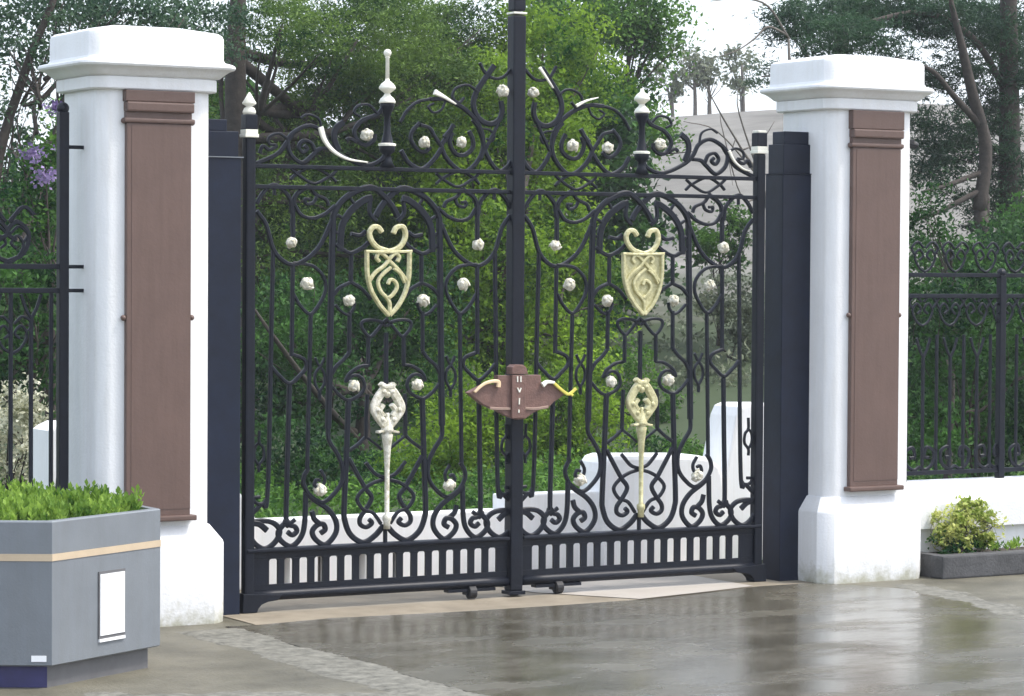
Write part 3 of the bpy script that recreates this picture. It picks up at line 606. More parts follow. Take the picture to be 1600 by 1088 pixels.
# ------------------------------------------------------------------ grey hexagonal planter
def planter():
    C = Vector((-3.21, -2.2)); s = .83
    def hexa(inset=0.0):
        V = []; p = C.copy()
        for h in (60, 0, -60, -120, 180, 120):
            V.append(p.copy()); p = p + Vector((math.sin(R(h)), math.cos(R(h)))) * s
        ctr = sum(V, Vector((0, 0))) / 6
        return [ctr + (v - ctr) * (1 - inset / s) for v in V], ctr
    _, ctr = hexa()
    t = empty('planter', (ctr.x, ctr.y, GZ), 'big grey hexagonal planter with tan band, filled with green sprigs', 'planter')
    ring = lambda i, z: [(v.x, v.y, z) for v in hexa(i)[0]]
    bm = bmesh.new(); loft(bm, [ring(.012, .065), ring(0, .072), ring(0, .555)]); bm_obj('body', bm, GREY, t)
    bm = bmesh.new(); loft(bm, [ring(-.004, .5555), ring(-.004, .588)]); bm_obj('band', bm, BRONZE, t)
    bm = bmesh.new(); loft(bm, [ring(0, .5885), ring(.0, .735), ring(.006, .741), ring(.05, .741), ring(.055, .68)]); bm_obj('rim', bm, GREY, t)
    bm = bmesh.new(); loft(bm, [ring(.06, GZ), ring(.06, .0645)]); pl = bm_obj('plinth', bm, GREYD, t)
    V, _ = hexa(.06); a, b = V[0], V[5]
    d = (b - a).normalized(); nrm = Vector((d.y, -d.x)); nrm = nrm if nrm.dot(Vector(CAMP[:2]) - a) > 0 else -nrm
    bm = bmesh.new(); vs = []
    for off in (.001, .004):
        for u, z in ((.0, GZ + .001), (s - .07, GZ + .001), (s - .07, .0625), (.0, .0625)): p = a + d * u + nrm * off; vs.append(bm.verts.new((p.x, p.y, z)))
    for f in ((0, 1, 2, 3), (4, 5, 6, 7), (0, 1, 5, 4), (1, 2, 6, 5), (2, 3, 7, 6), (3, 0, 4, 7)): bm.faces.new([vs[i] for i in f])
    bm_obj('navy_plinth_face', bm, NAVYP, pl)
    # white notice in a shallow frame on the right-hand face, small sticker on the left-hand face
    V, _ = hexa(0); A, B, E_ = V[0], V[1], V[5]
    def plate(a, b, u0, u1, z0, z1, off0, off1, nm, m, parent, skew=0):
        d = (b - a).normalized(); n_ = Vector((d.y, -d.x)); n_ = n_ if n_.dot(Vector(CAMP[:2]) - a) > 0 else -n_
        bm = bmesh.new(); vs = []
        for off in (off0, off1):
            for u, z in ((u0, z0), (u1, z0 + skew), (u1, z1 + skew), (u0, z1)): p = a + d * u + n_ * off; vs.append(bm.verts.new((p.x, p.y, z)))
        for f in ((0, 1, 2, 3), (4, 5, 6, 7), (0, 1, 5, 4), (1, 2, 6, 5), (2, 3, 7, 6), (3, 0, 4, 7)): bm.faces.new([vs[i] for i in f])
        return bm_obj(nm, bm, m, parent)
    fr = plate(A, B, .342, .545, .155, .475, .0005, .006, 'notice_frame', GREYD, t)
    plate(A, B, .350, .537, .170, .462, .0065, .010, 'notice', PANEL, fr)
    plate(A, B, .345, .542, .140, .154, .0005, .010, 'notice_sill', PANEL, fr)
    plate(A, E_, .025, .095, .088, .116, .0005, .003, 'sticker', PANEL, t)
    bm = bmesh.new(); loft(bm, [ring(.057, .62), ring(.057, .690)]); tag(bm_obj('soil', bm, SOIL, t), None)
    return ctr, hexa
PCTR, HEXA = planter()

# ------------------------------------------------------------------ low white wall, kerbed bed on the right
t = empty('boundary_wall', (5.5, .1, GZ), 'low white boundary wall right of the pillar, under the black railings', 'wall')
bm = bmesh.new(); prof = [(-.06, .245), (-.06, .405), (-.045, .42), (.26, .525), (.40, .525), (.40, .245)]
loft(bm, [[(x, y, z) for y, z in prof] for x in (3.352, 9.5)]); bm_obj('coping', bm, WHITE, t)
bm = bmesh.new(); box(bm, 3.36, 9.5, .0, .38, GZ, .2445); bm_obj('plinth', bm, WALLW, t)
bm = bmesh.new(); box(bm, 3.47, 9.5, -.44, -.32, GZ, .108, .012); box(bm, 3.475, 3.56, -.3195, -.001, GZ, .106)
tag(bm_obj('bed_kerb', bm, KERB, origin=(5, -.37, GZ)), 'dark grey stone kerb edging the planted bed in front of the white wall', 'kerb')
bm = bmesh.new(); box(bm, 3.561, 9.5, -.3195, -.001, GZ, .085); tag(bm_obj('bed_soil', bm, SOIL), kind='structure')

# ------------------------------------------------------------------ white wall just inside the gate
def inner_wall():
    Y = 1.1
    t = empty('inner_wall', (1.0, Y, GZ), 'white wall close behind the gate, stepped up to a rounded block and tall pier', 'wall')
    X = lambda px, py=800: xz(px, py, Y)[0]
    z1 = .376; xa, xb = X(398), 1.13
    bm = bmesh.new(); box(bm, xa, xb, Y, Y + .16, .135, z1, .01); box(bm, xa, xb, Y + .002, Y + .16, GZ, -.034)
    ow = .072; pit = .262; x = X(437); ops = []
    while x < xb - .55: ops.append((x, x + ow)); x += pit
    e = [xa] + [v for o_ in ops for v in o_] + [xb]
    for i in range(0, len(e), 2): box(bm, e[i], e[i + 1], Y + .001, Y + .16, -.0335, .1345)
    bm_obj('low_wall', bm, WALLW, t)
    for a, b in ops:
        bm = bmesh.new(); box(bm, a - .01, b + .01, Y + .11, Y + .13, -.033, .134); bm_obj('grey_infill', bm, GREYD if random.random() < .35 else BARKG, t)
    bm = bmesh.new(); box(bm, 1.131, X(938, 760) + .05, Y, Y + .16, GZ, .471, .012); bm_obj('low_wall', bm, WALLW, t)
    q = lambda pts: [xz(a, b, Y) for a, b in pts]
    bm = bmesh.new(); pts = q([(936, 770), (936, 738), (938, 724), (944, 715), (956, 711), (1000, 711), (1050, 711), (1085, 711), (1104, 715), (1118, 727), (1124, 745), (1126, 770)])
    prism(bm, pts + [(pts[-1][0], GZ), (pts[0][0], GZ)], Y - .06, Y + .24, .03); bm_obj('rounded_block', bm, WALLW, t, smooth=False)
    bm = bmesh.new(); pts = q([(1122, 770), (1129, 745), (1138, 700), (1147, 650), (1153, 636), (1164, 631), (1190, 631), (1215, 631), (1240, 640)])
    prism(bm, pts + [(pts[-1][0], GZ), (pts[0][0] + .01, GZ)], Y - .03, Y + .28, .02); bm_obj('pier', bm, WALLW, t)
    bm = bmesh.new(); pts = q([(340, 740), (372, 770), (384, 785), (392, 798), (397, 815)])
    prism(bm, [(pts[0][0], GZ)] + pts + [(pts[-1][0], GZ)], Y - .04, Y + .22, .015); bm_obj('pier', bm, WALLW, t)
inner_wall()

# ------------------------------------------------------------------ railings left and right
def railing(name, x0, x1, Y, zb, label, posts, rails, barz, step, crest, low_scroll, side):
    t = empty(name, (x0 if side > 0 else x1, Y, zb), label, 'railings')
    for pw, px_, top in posts:
        bm = bmesh.new(); box(bm, px_ - pw / 2, px_ + pw / 2, Y - pw / 2, Y + pw / 2, zb, top, .006)
        bmesh.ops.create_uvsphere(bm, u_segments=12, v_segments=8, radius=pw * .62, matrix=Matrix.Translation((px_, Y, top + pw * .35))); bm_obj('post', bm, IRON, t)
    for z in rails:
        bm = bmesh.new(); box(bm, x0, x1, Y - .014, Y + .014, z - .014, z + .014, .003); bm_obj('rail', bm, IRON, t)
    x = x0 + step * .6; n = 0
    while x < x1 - .03:
        if all(abs(x - p[1]) > .05 for p in posts):
            bm = bmesh.new(); ribbon(bm, [(x, barz[0]), (x, barz[1] - (.14 if n % 2 else 0))], .022, .02, Y); bm_obj('bar', bm, IRON, t)
            if n % 2:
                for s in (1, -1):
                    bm = bmesh.new(); ribbon(bm, [(x, barz[1] - .15), (x + s * .03, barz[1] - .10), (x + s * step * .5, barz[1] - .02)], .018, .016, Y); bm_obj('fork', bm, IRON, t)
        x += step; n += 1
    for k in range(int((x1 - x0) / .30)):
        cx = x0 + .16 + k * .30
        for s in (1, -1):
            if low_scroll:
                z = low_scroll; bm = bmesh.new(); ribbon(bm, [(cx, z + .02), (cx + s * .05, z + .0), (cx + s * .11, z + .04), (cx + s * .12, z + .12), (cx + s * .06, z + .15), (cx + s * .04, z + .09), (cx + s * .08, z + .08)], .022, .018, Y + .0006 * s); bm_obj('scroll', bm, IRON, t)
            if crest:
                z = crest; bm = bmesh.new(); ribbon(bm, [(cx - s * .02, z), (cx + s * .09, z + .05), (cx + s * .12, z + .16), (cx + s * .05, z + .22), (cx + s * .0, z + .16), (cx + s * .05, z + .12)], .024, .018, Y + .0006 * s); bm_obj('scroll', bm, IRON, t)
                bm = bmesh.new(); ribbon(bm, [(cx + s * .01, z + .22), (cx + s * .09, z + .30), (cx + s * .15, z + .26)], .022, .018, Y); bm_obj('scroll', bm, IRON, t)
    return t
def extra_scrolls(t, x0, x1, Y, z, step):
    n = int((x1 - x0) / step)
    for k in range(n):
        cx = x0 + step * (k + .5)
        for s_, dz in ((1, 0), (-1, .0)):
            for dy, p in enumerate(([(cx, z), (cx + s_ * .05, z + .03), (cx + s_ * .085, z + .10), (cx + s_ * .05, z + .15), (cx + s_ * .015, z + .11), (cx + s_ * .045, z + .08)], [(cx + s_ * .01, z + .16), (cx + s_ * .06, z + .20), (cx + s_ * .11, z + .16), (cx + s_ * .09, z + .12)])):
                bm = bmesh.new(); ribbon(bm, p, .015, .014 + .001 * dy, Y + random.uniform(-.003, .003)); bm_obj('scroll', bm, IRON, t)
lt = railing('railings', -4.3, -2.33, -.05, .30, 'black iron railings with scrolled crest left of the pillar, behind the planter', [(.055, -2.325, 2.76)], (1.92, 1.79, .40), (.40, 1.79), .115, 1.94, None, -1)
extra_scrolls(lt, -3.3, -2.36, -.05, 1.935, .19); extra_scrolls(lt, -3.2, -2.36, -.05, 1.45, .235)
for z in (2.57, 1.92, 1.79):
    bm = bmesh.new(); box(bm, -2.297, -2.20, -.06, -.04, z - .010, z + .010, .003); bm_obj('wall_bracket', bm, IRON, lt)
rt = railing('railings', 3.70, 8.2, .30, .525, 'black iron railings standing on the low white wall, right of the pillar', [(.03, 3.735, 1.90), (.05, 4.55, 1.90), (.05, 6.2, 1.92)], (1.90, 1.76, .58), (.58, 1.50), .115, None, .60, 1)
extra_scrolls(rt, 3.76, 5.6, .30, 1.56, .23); extra_scrolls(rt, 3.76, 5.6, .30, 1.92, .26)
# pier of white wall seen past the left railings, with a short black bollard before it
Y = 1.0
q = lambda pts: [xz(a, b, Y) for a, b in pts]
bm = bmesh.new(); prism(bm, q([(80, 900), (80, 674), (88, 668), (103, 661), (135, 661), (135, 900)]), Y, Y + .3, .01)
tag(bm_obj('white_pier', bm, WALLW, origin=(*at(105, 800, Y)[:2], GZ)), 'short white pier with sloping top beyond the left railings post', 'pier')
bx, bz = xz(91, 735, .8)
bm = bmesh.new(); lathe(bm, [(.026, GZ), (.026, xz(91, 762, .8)[1]), (.017, xz(91, 760, .8)[1]), (.012, xz(91, 742, .8)[1]), (.004, xz(91, 738, .8)[1])], bx, .8, 10)
tag(bm_obj('bollard', bm, IRON, origin=(bx, .8, GZ)), 'thin black spiked bollard in front of the short white pier', 'bollard')

# ------------------------------------------------------------------ foliage
def leaf_mesh(name, C, size, aspect, up, m, parent, droop=0.0, drift=.35):
    """C: (n,3) leaf centres -> one mesh of n folded rhombic leaves"""
    n = len(C)
    nr = RNG.normal(size=(n, 3)); nr[:, 2] += up; nr /= np.linalg.norm(nr, axis=1)[:, None]
    d = RNG.normal(size=(n, 3)); d[:, 2] -= droop; d -= nr * (d * nr).sum(1)[:, None]; d /= np.linalg.norm(d, axis=1)[:, None]
    s = np.cross(nr, d); L = size * RNG.uniform(.65, 1.35, n)[:, None]; W_ = L * aspect
    V = np.empty((n, 4, 3)); V[:, 0] = C - d * L * .5; V[:, 1] = C + s * W_ * .5 + nr * L * .08; V[:, 2] = C + d * L * .5 - nr * L * .06; V[:, 3] = C - s * W_ * .5 + nr * L * .08
    me = bpy.data.meshes.new(name); me.vertices.add(4 * n); me.vertices.foreach_set('co', V.reshape(-1))
    me.loops.add(4 * n); me.loops.foreach_set('vertex_index', np.arange(4 * n, dtype=np.int32))
    me.polygons.add(n); me.polygons.foreach_set('loop_start', np.arange(0, 4 * n, 4, dtype=np.int32)); me.polygons.foreach_set('loop_total', np.full(n, 4, dtype=np.int32))
    a = me.attributes.new('rnd', 'FLOAT', 'POINT'); a.data.foreach_set('value', np.repeat(RNG.random(n), 4).astype(np.float32))
    me.update(calc_edges=True)
    return link(name, me, m, parent)
def blob_leaves(blobs, per_m2, clump=.16, m_per=36, flat=.7, shell=.45):
    """blobs (centre, (rx,ry,rz), density) -> leaf centres gathered in clumps"""
    out = []
    for c, r, den in blobs:
        area = math.pi * r[0] * r[2]; N = int(area * per_m2 * den * 2.3); k = max(3, N // m_per)
        v = RNG.normal(size=(k, 3)); v /= np.linalg.norm(v, axis=1)[:, None]
        rad = 1 - (1 - shell) * RNG.random(k) ** 1.3; rad *= RNG.uniform(.78, 1.16, k)
        cc = np.array(c) + v * rad[:, None] * np.array(r)
        sz = clump * RNG.uniform(.5, 1.5, k)
        P = np.repeat(cc, m_per, 0) + RNG.normal(size=(k * m_per, 3)) * np.repeat(sz, m_per)[:, None] * np.array((1, 1, flat)) * .62
        out.append(P)
    return np.concatenate(out)
def tree(name, label, cat, base, Y, blobs, m, bark, trunk_r, leaf=.06, aspect=.5, per=1500, clump=.18, flat=.7, up=.5, droop=0.0, group=None, limbs=True, trunk_pts=None, shell=.45, base_z=None, extra=None):
    """base px x of the trunk; blobs [(px, py, rx_px, ry_px, dY, density)] hung in the depth around Y"""
    k = mpp(base, Y); bx = float(at(base, 700, Y)[0])
    p0 = np.array([bx, Y, 0.0]); gz = base_z if base_z is not None else max(GZ, hill_z(p0)) - .05
    t = empty(name, (bx, Y, gz), label, cat, group)
    B = []
    for px, py, rx, ry, dy, den in blobs:
        c = at(px, py, Y + dy); kk = mpp(px, Y + dy); B.append((c, (rx * kk, max(rx, ry) * kk * .75, ry * kk), den))
    bm = bmesh.new()
    if trunk_pts: P = [at(a, b, Y) for a, b in trunk_pts]; P = [np.array([P[0][0], P[0][1], gz])] + P if P[0][2] > gz + .3 else P
    else:
        top = np.mean([b[0] for b in B], 0); P = [np.array([bx, Y, gz]), np.array([bx + .05, Y, gz + (top[2] - gz) * .5]), np.array([bx * .8 + top[0] * .2, Y, gz + (top[2] - gz) * 1.0])]
    m_ = len(P); rad = [trunk_r * (1 - .65 * i / max(1, m_ - 1)) for i in range(m_)]; rad[0] *= 1.15
    tube(bm, P, rad, 10)
    if limbs:
        rg = random.Random(int(base))
        for c, r, den in B:
            f = rg.uniform(.35, .8); s = P[0] + (P[-1] - P[0]) * f
            mid = (s + c) / 2 + np.array([0, 0, -.15]) + RNG.normal(size=3) * .1
            tube(bm, [s, mid, c], [trunk_r * .38, trunk_r * .25, trunk_r * .08], 6, 4)
            for q_ in range(3):
                e = c + RNG.normal(size=3) * np.array(r) * .55; tube(bm, [mid, (mid + e) / 2 + RNG.normal(size=3) * .06, e], [trunk_r * .16, trunk_r * .10, trunk_r * .03], 5, 3)
    for pts, rr in (extra or []): tube(bm, [at(a, b, Y + c_) for a, b, c_ in pts], rr, 7, 5)
    bm_obj('trunk', bm, bark, t, smooth=True)
    leaf_mesh('crown', blob_leaves(B, per, clump * .92, 48, flat, shell), leaf, aspect, up, m, t, droop)
    return t
L_DARK = leafmat('dark_leaf', (.005, .030, .012), (.070, .175, .032))
L_MID = leafmat('mid_leaf', (.008, .050, .014), (.140, .285, .040))
L_BRIGHT = leafmat('bright_leaf', (.012, .070, .010), (.290, .450, .040), .5)
L_CEDAR = leafmat('cedar_needles', (.008, .046, .014), (.165, .265, .048))
L_PINE = leafmat('pine_needles', (.010, .036, .022), (.050, .110, .048))
L_BLUE = leafmat('bluegreen_leaf', (.020, .055, .035), (.085, .145, .075))
L_PALE = leafmat('pale_leaf', (.08, .105, .06), (.24, .265, .18))
L_DRY = leafmat('dry_leaf', (.20, .21, .10), (.78, .77, .62), .3, 6)
L_GRASS = leafmat('sprig_leaf', (.06, .15, .020), (.34, .50, .09), .4, 7)
L_YEL = leafmat('yellow_leaf', (.20, .30, .04), (.66, .66, .24), .4, 8)
L_PURP = leafmat('purple_flower', (.12, .08, .20), (.36, .28, .48), .3, 4)

tree('cedar_tree', 'tall broad dark cedar behind the left leaf, its bare trunk beside the left pillar cap', 'tree', 372, 13, [
    (560, 60, 190, 90, 0, 1.6), (620, 60, 150, 90, 1.5, 1.6), (520, 130, 100, 70, 1, 1.4), (340, 90, 40, 90, 1, 1.2), (440, 200, 50, 40, 1, 1.2), (740, 120, 110, 80, 1.5, 1.4), (440, 40, 110, 60, -1, 1), (650, 150, 170, 80, 0, 1.2), (500, 190, 120, 90, .5, 1.1), (470, 290, 110, 90, 0, 1.1), (600, 290, 130, 90, 1, 1.1), (720, 60, 120, 80, 1, 1.1), (370, 250, 60, 110, 1, .8), (420, 420, 80, 90, 0, .9), (560, 400, 110, 80, 1, .9)],
    L_CEDAR, BARK, .17, .055, .32, 1500, .20, .45, .9, .3, trunk_pts=[(374, 700), (372, 400), (368, 130), (372, 0), (378, -80)], limbs=True)
tree('leafy_tree', 'full bright green tree directly behind the centre pole', 'tree', 770, 12, [
    (730, 250, 130, 110, 1, 1.2), (850, 70, 100, 80, 1.5, 1), (850, 230, 110, 100, 1, 1.1), (900, 130, 90, 80, 2, 1), (790, 700, 90, 60, 0, 1.2), (760, 400, 130, 110, 0, 1.3), (860, 400, 110, 100, 1, 1.1), (720, 520, 110, 90, 0, 1.1), (850, 550, 110, 110, 0, 1.2), (930, 480, 60, 110, 1, .8), (800, 130, 80, 70, 1, .9)],
    L_BRIGHT, BARK, .14, .06, .55, 1350, .18, .7, .5, group='park trees behind the gate')
tree('leafy_tree', 'green tree with hazy edge against the white sky, behind the right leaf', 'tree', 930, 19, [
    (920, 60, 90, 90, 0, .9), (990, 30, 60, 60, 0, 1.1), (880, 20, 80, 60, 1, 1.3), (1030, 50, 50, 60, 0, .8), (960, 170, 70, 60, 0, .8), (1010, 90, 50, 50, 0, .45), (950, 250, 70, 60, 0, .8), (1010, 205, 55, 32, 0, .9), (1050, 222, 30, 16, 0, .6)],
    L_MID, BARK, .13, .075, .5, 1100, .20, .7, .5, group='park trees behind the gate')
tree('shade_tree', 'deep green shade tree low behind the lance of the left leaf', 'tree', 560, 10, [
    (450, 520, 90, 90, 0, 1.1), (540, 500, 90, 80, 1, 1), (640, 480, 90, 80, .5, 1.1), (500, 620, 110, 80, 0, 1), (640, 600, 100, 80, .5, 1.1), (420, 640, 60, 70, 0, .9)],
    L_DARK, BARK, .10, .055, .5, 1400, .16, .7, .5, extra=[([(560, 690, 0), (490, 610, -.6), (430, 530, -1), (395, 480, -1)], [.035, .028, .022, .012])])
def shrub(name, label, px, Y, blobs, m, leaf=.05, per=1500, clump=.12, group='shrubs behind the gate', cat='shrub', asp=.5):
    return tree(name, label, cat, px, Y, blobs, m, BARK, .035, leaf, asp, per, clump, .75, .5, group=group)
shrub('shrub', 'bright green shrub mass right of the lance, above the low white wall', 700, 8, [(700, 800, 110, 34, 0, 1.2), (700, 680, 90, 70, 0, 1.2), (770, 640, 80, 80, 0, 1.1), (640, 740, 80, 60, 0, 1.1), (730, 760, 90, 50, 0, 1.2)], L_BRIGHT)
shrub('shrub', 'green shrub behind the right leaf between pole and rounded white block', 860, 9, [(850, 650, 80, 70, 0, 1.2), (900, 600, 60, 60, 0, 1), (880, 730, 90, 55, 0, 1.2), (940, 660, 50, 60, 0, 1)], L_BRIGHT)
shrub('shrub', 'dark shrub behind the bottom left corner of the left leaf', 460, 7, [(480, 810, 90, 34, 0, 1.2), (600, 815, 90, 34, 0, 1.2), (430, 720, 70, 70, 0, 1.1), (510, 730, 70, 60, 0, 1.1), (570, 760, 60, 45, 0, 1.1), (440, 790, 60, 30, 0, 1)], L_DARK)
shrub('shrub', 'olive green shrub above the rounded white block, behind the right lance', 1000, 12, [(970, 590, 55, 70, 0, 1), (1010, 640, 50, 60, 0, 1), (960, 690, 60, 40, 0, 1), (1040, 680, 40, 30, 0, .8)], L_MID)
shrub('shrub', 'rounded green bush behind the top corner of the right leaf', 1120, 16, [(1120, 390, 50, 35, 0, 1), (1150, 350, 26, 40, 0, .8), (1090, 380, 30, 25, 0, .8)], L_MID, .07)
shrub('shrub', 'grey-green bush low on the slope near the right hinge stile', 1140, 15, [(1120, 470, 40, 40, 0, .8), (1160, 480, 40, 60, 0, .9), (1170, 590, 30, 50, 0, .9), (1110, 690, 60, 22, 0, .6)], L_PALE, .06)
# far wood that closes the gaps
fw = []
for i in range(130):
    px = RNG.uniform(-200, 960); py = RNG.uniform(170 if px > 130 else 330, 700); fw.append((at(px, py, 19 + RNG.uniform(-2, 3)), tuple(RNG.uniform(.5, .95, 3)), 1.0))
o = leaf_mesh('far_wood', blob_leaves(fw, 500, .25, 30, .8), .12, .6, .5, L_DARK, None); tag(o, 'dark wood of far trees closing the view behind the gate', 'trees', kind='stuff')

fw = []
for i in range(40): fw.append((at(RNG.uniform(1430, 1720), RNG.uniform(330, 760), 9 + RNG.uniform(-1, 1)), tuple(RNG.uniform(.35, .6, 3)), 1.0))
o = leaf_mesh('far_wood', blob_leaves(fw, 1400, .14, 30, .8), .055, .6, .5, L_DARK, None); tag(o, 'dark wood of far trees behind the right railings', 'trees', kind='stuff')
sc = []
for i in range(420):
    d_ = RNG.uniform(33, 72); l_ = RNG.uniform(-.5, 12) * d_ / 50; p_ = CAMP + _r * l_ + np.array([math.sin(YAW), math.cos(YAW), 0]) * d_
    p_[2] = hill_z(p_) + .1; sc.append((p_, (RNG.uniform(.3, .9), .5, RNG.uniform(.10, .28)), RNG.uniform(.3, .8)))
o = leaf_mesh('hill_scrub', blob_leaves(sc, 130, .22, 16, .5), .10, .5, .5, L_PALE, None); tag(o, 'thin grey-green scrub scattered over the bare hillside', 'plants', kind='stuff')
gc = [(np.array([x, y, .04]), (.3, .3, .14), 1.0) for x, y in ((RNG.uniform(-2.5, 9), RNG.uniform(1.7, 11)) for _ in range(240))]
o = leaf_mesh('ground_cover', blob_leaves(gc, 1500, .10, 30, .6), .05, .5, .6, L_MID, None); tag(o, 'low green ground cover behind the white inner wall', 'plants', kind='stuff')
# left of the pillar
tree('open_tree', 'airy tree with sky showing through its leaves, top left corner', 'tree', 20, 9, [
    (200, 30, 100, 40, 1, 1.3), (300, 50, 80, 60, 1, 1.4), (100, 0, 120, 50, 1, 1.1), (0, 60, 70, 70, 1, .9), (140, 60, 60, 50, 1, .8), (20, 200, 50, 40, 1, .6), (70, 110, 50, 40, 0, .5), (40, 60, 70, 60, 0, .6), (110, 30, 70, 40, 0, .6), (-20, 140, 60, 60, 0, .6), (60, 170, 45, 40, 0, .4), (190, 15, 70, 25, 0, .6), (290, 25, 60, 25, 0, .6), (20, 270, 50, 45, 0, .4)],
    L_BLUE, BARK, .065, .05, .5, 1300, .15, .7, .5, trunk_pts=[(-30, 700), (-10, 300), (40, 110), (80, 10), (95, -40)], limbs=True)
tree('flowering_shrub', 'green shrub with mauve flower heads behind the left railings', 'shrub', 70, 5, [
    (70, 250, 60, 60, 0, 1.1), (40, 330, 70, 60, 0, 1), (85, 390, 50, 50, 0, 1), (90, 200, 35, 40, 0, .9)], L_MID, BARK, .05, .045, .5, 1500, .11)
for c_, r_, n_ in (((52, 240), .045, 130), ((85, 168), .032, 80), ((75, 275), .05, 130)):
    leaf_mesh('flower_head', at(*c_, 4.6) + RNG.normal(size=(n_, 3)) * r_ * np.array((1, 1, .7)), .030, .8, .6, L_PURP, bpy.data.objects['flowering_shrub'])
shrub('hedge', 'dark tangled hedge close behind the left railings', 40, 3.5, [(30, 430, 60, 60, 0, 1.1), (80, 470, 50, 60, 0, 1.1), (20, 540, 60, 60, 0, 1.1), (90, 590, 40, 70, 0, 1.1), (-40, 400, 60, 90, 0, 1)], L_DARK, .045, 1500, .10, None, 'hedge')
shrub('hedge', 'pale dry hedge with cream blossom behind the planter sprigs', 30, 2.6, [(45, 690, 34, 90, -.6, 1.2), (15, 640, 40, 50, -.6, 1), (30, 650, 50, 60, 0, 1.2), (20, 720, 60, 60, 0, 1.2), (-40, 690, 60, 80, 0, 1), (55, 760, 25, 40, 0, 1)], L_DRY, .035, 2200, .08, None, 'hedge')

# right of the right pillar
tree('pine_tree', 'tall pine with layered branches at the right edge', 'tree', 1575, 14, [
    (1470, 30, 90, 34, 0, 1.5), (1330, 60, 100, 40, -1, 1.5), (1400, 20, 90, 40, .5, 1.3), (1520, 40, 90, 50, 1, 1.4), (1240, 45, 50, 40, 0, 1.2), (1490, 120, 60, 36, .5, 1), (1540, 170, 60, 40, .5, 1), (1440, 130, 50, 30, .5, .9), (1500, 240, 50, 30, .5, .9), (1330, 20, 90, 40, 1, 1), (1460, 215, 40, 26, .5, 1), (1590, 60, 50, 70, .5, 1.3), (1560, 60, 60, 60, 0, 1), (1560, 230, 60, 60, 0, 1.1), (1480, 205, 70, 30, 0, .9), (1460, 265, 60, 26, 0, 1), (1560, 350, 60, 60, 0, 1.1), (1410, 95, 50, 22, 0, .7), (1450, 250, 40, 40, 0, 1), (1500, 300, 50, 24, 0, .8), (1580, 290, 50, 60, 0, 1.2), (1560, 400, 60, 40, 0, 1.2), (1440, 180, 40, 22, 0, .7), (1260, 30, 50, 26, 0, .9), (1590, 140, 60, 50, 0, 1), (1510, 110, 40, 20, 0, .5)],
    L_PINE, BARK, .19, .075, .22, 1500, .17, .4, .9, .2, limbs=False, trunk_pts=[(1580, 700), (1578, 300), (1576, 0), (1578, -80)],
    extra=[([(1530, 330, -.5), (1540, 230, -.5), (1518, 140, -.5), (1500, 60, -.5), (1480, -20, -.5)], [.09, .085, .07, .05, .03]), ([(1535, 200, -.5), (1490, 150, -.5), (1455, 110, -.5), (1400, 90, -.5)], [.05, .04, .03, .015]),
           ([(1540, 340, -.5), (1535, 300, -.5), (1470, 330, -.5), (1430, 345, -.5)], [.05, .045, .03, .015]), ([(1538, 268, -.5), (1480, 290, -.5), (1440, 300, -.5)], [.04, .03, .012]), ([(1570, 140, 0), (1520, 60, 0), (1440, 20, 0), (1330, 40, 0), (1250, 30, 0)], [.05, .045, .04, .03, .012]), ([(1532, 330, -.5), (1545, 450, -.5), (1550, 700, -.5)], [.09, .1, .11])])
tree('pine_tree', 'smaller grey pine behind the right pillar cap', 'tree', 1312, 24, [
    (1300, 25, 70, 34, 0, 1), (1240, 30, 40, 24, 0, .8), (1340, 15, 50, 40, 0, .9), (1215, 115, 26, 26, 0, 1), (1190, 120, 20, 30, 0, .7)], L_BLUE, BARKG, .16, .085, .3, 900, .2, .5, .8, .1, limbs=True, trunk_pts=[(1315, 400), (1312, 100), (1315, 0)])
for i, (px, ry, py, lab) in enumerate([(1045, 26, 140, 'pale far tree on the ridge, leftmost of the row, beside the tree behind the pole'), (1080, 36, 105, 'tallest pale far tree on the ridge, second from the left'), (1103, 24, 130, 'slim pale far tree in the middle of the ridge row'), (1155, 30, 112, 'pale far tree on the ridge nearest the right pillar cap')]):
    tree('ridge_tree', lab, 'tree', px, 55, [(px, py, ry * .9, ry, 0, .55), (px - 12, py - 22, ry * .7, ry * .6, 0, .5), (px + 14, py - 10, ry * .6, ry * .6, 0, .4)], L_PALE, BARKG, .09, .16, .5, 220, .3, .7, .5, group='far trees on the ridge')  # whitening by distant haze is put into the pale leaf colour
shrub('hedge', 'dark green hedge filling the view behind the right railings', 1520, 2.2, [(1470, 480, 60, 50, 0, 1.2), (1540, 470, 70, 60, 0, 1.2), (1490, 570, 70, 70, 0, 1.2), (1570, 590, 70, 80, 0, 1.2), (1470, 680, 60, 70, 0, 1.2), (1550, 700, 70, 60, 0, 1.2), (1640, 560, 70, 150, 0, 1)], L_DARK, .045, 1400, .10, None, 'hedge')
shrub('shrub', 'dark silvery shrub between pillar and pine, above the right railings', 1480, 5, [(1460, 360, 50, 50, 0, 1), (1500, 400, 50, 40, 0, 1), (1450, 300, 30, 40, 0, .8), (1560, 420, 50, 40, 0, 1)], L_DARK, .045, 1300, .12, None)
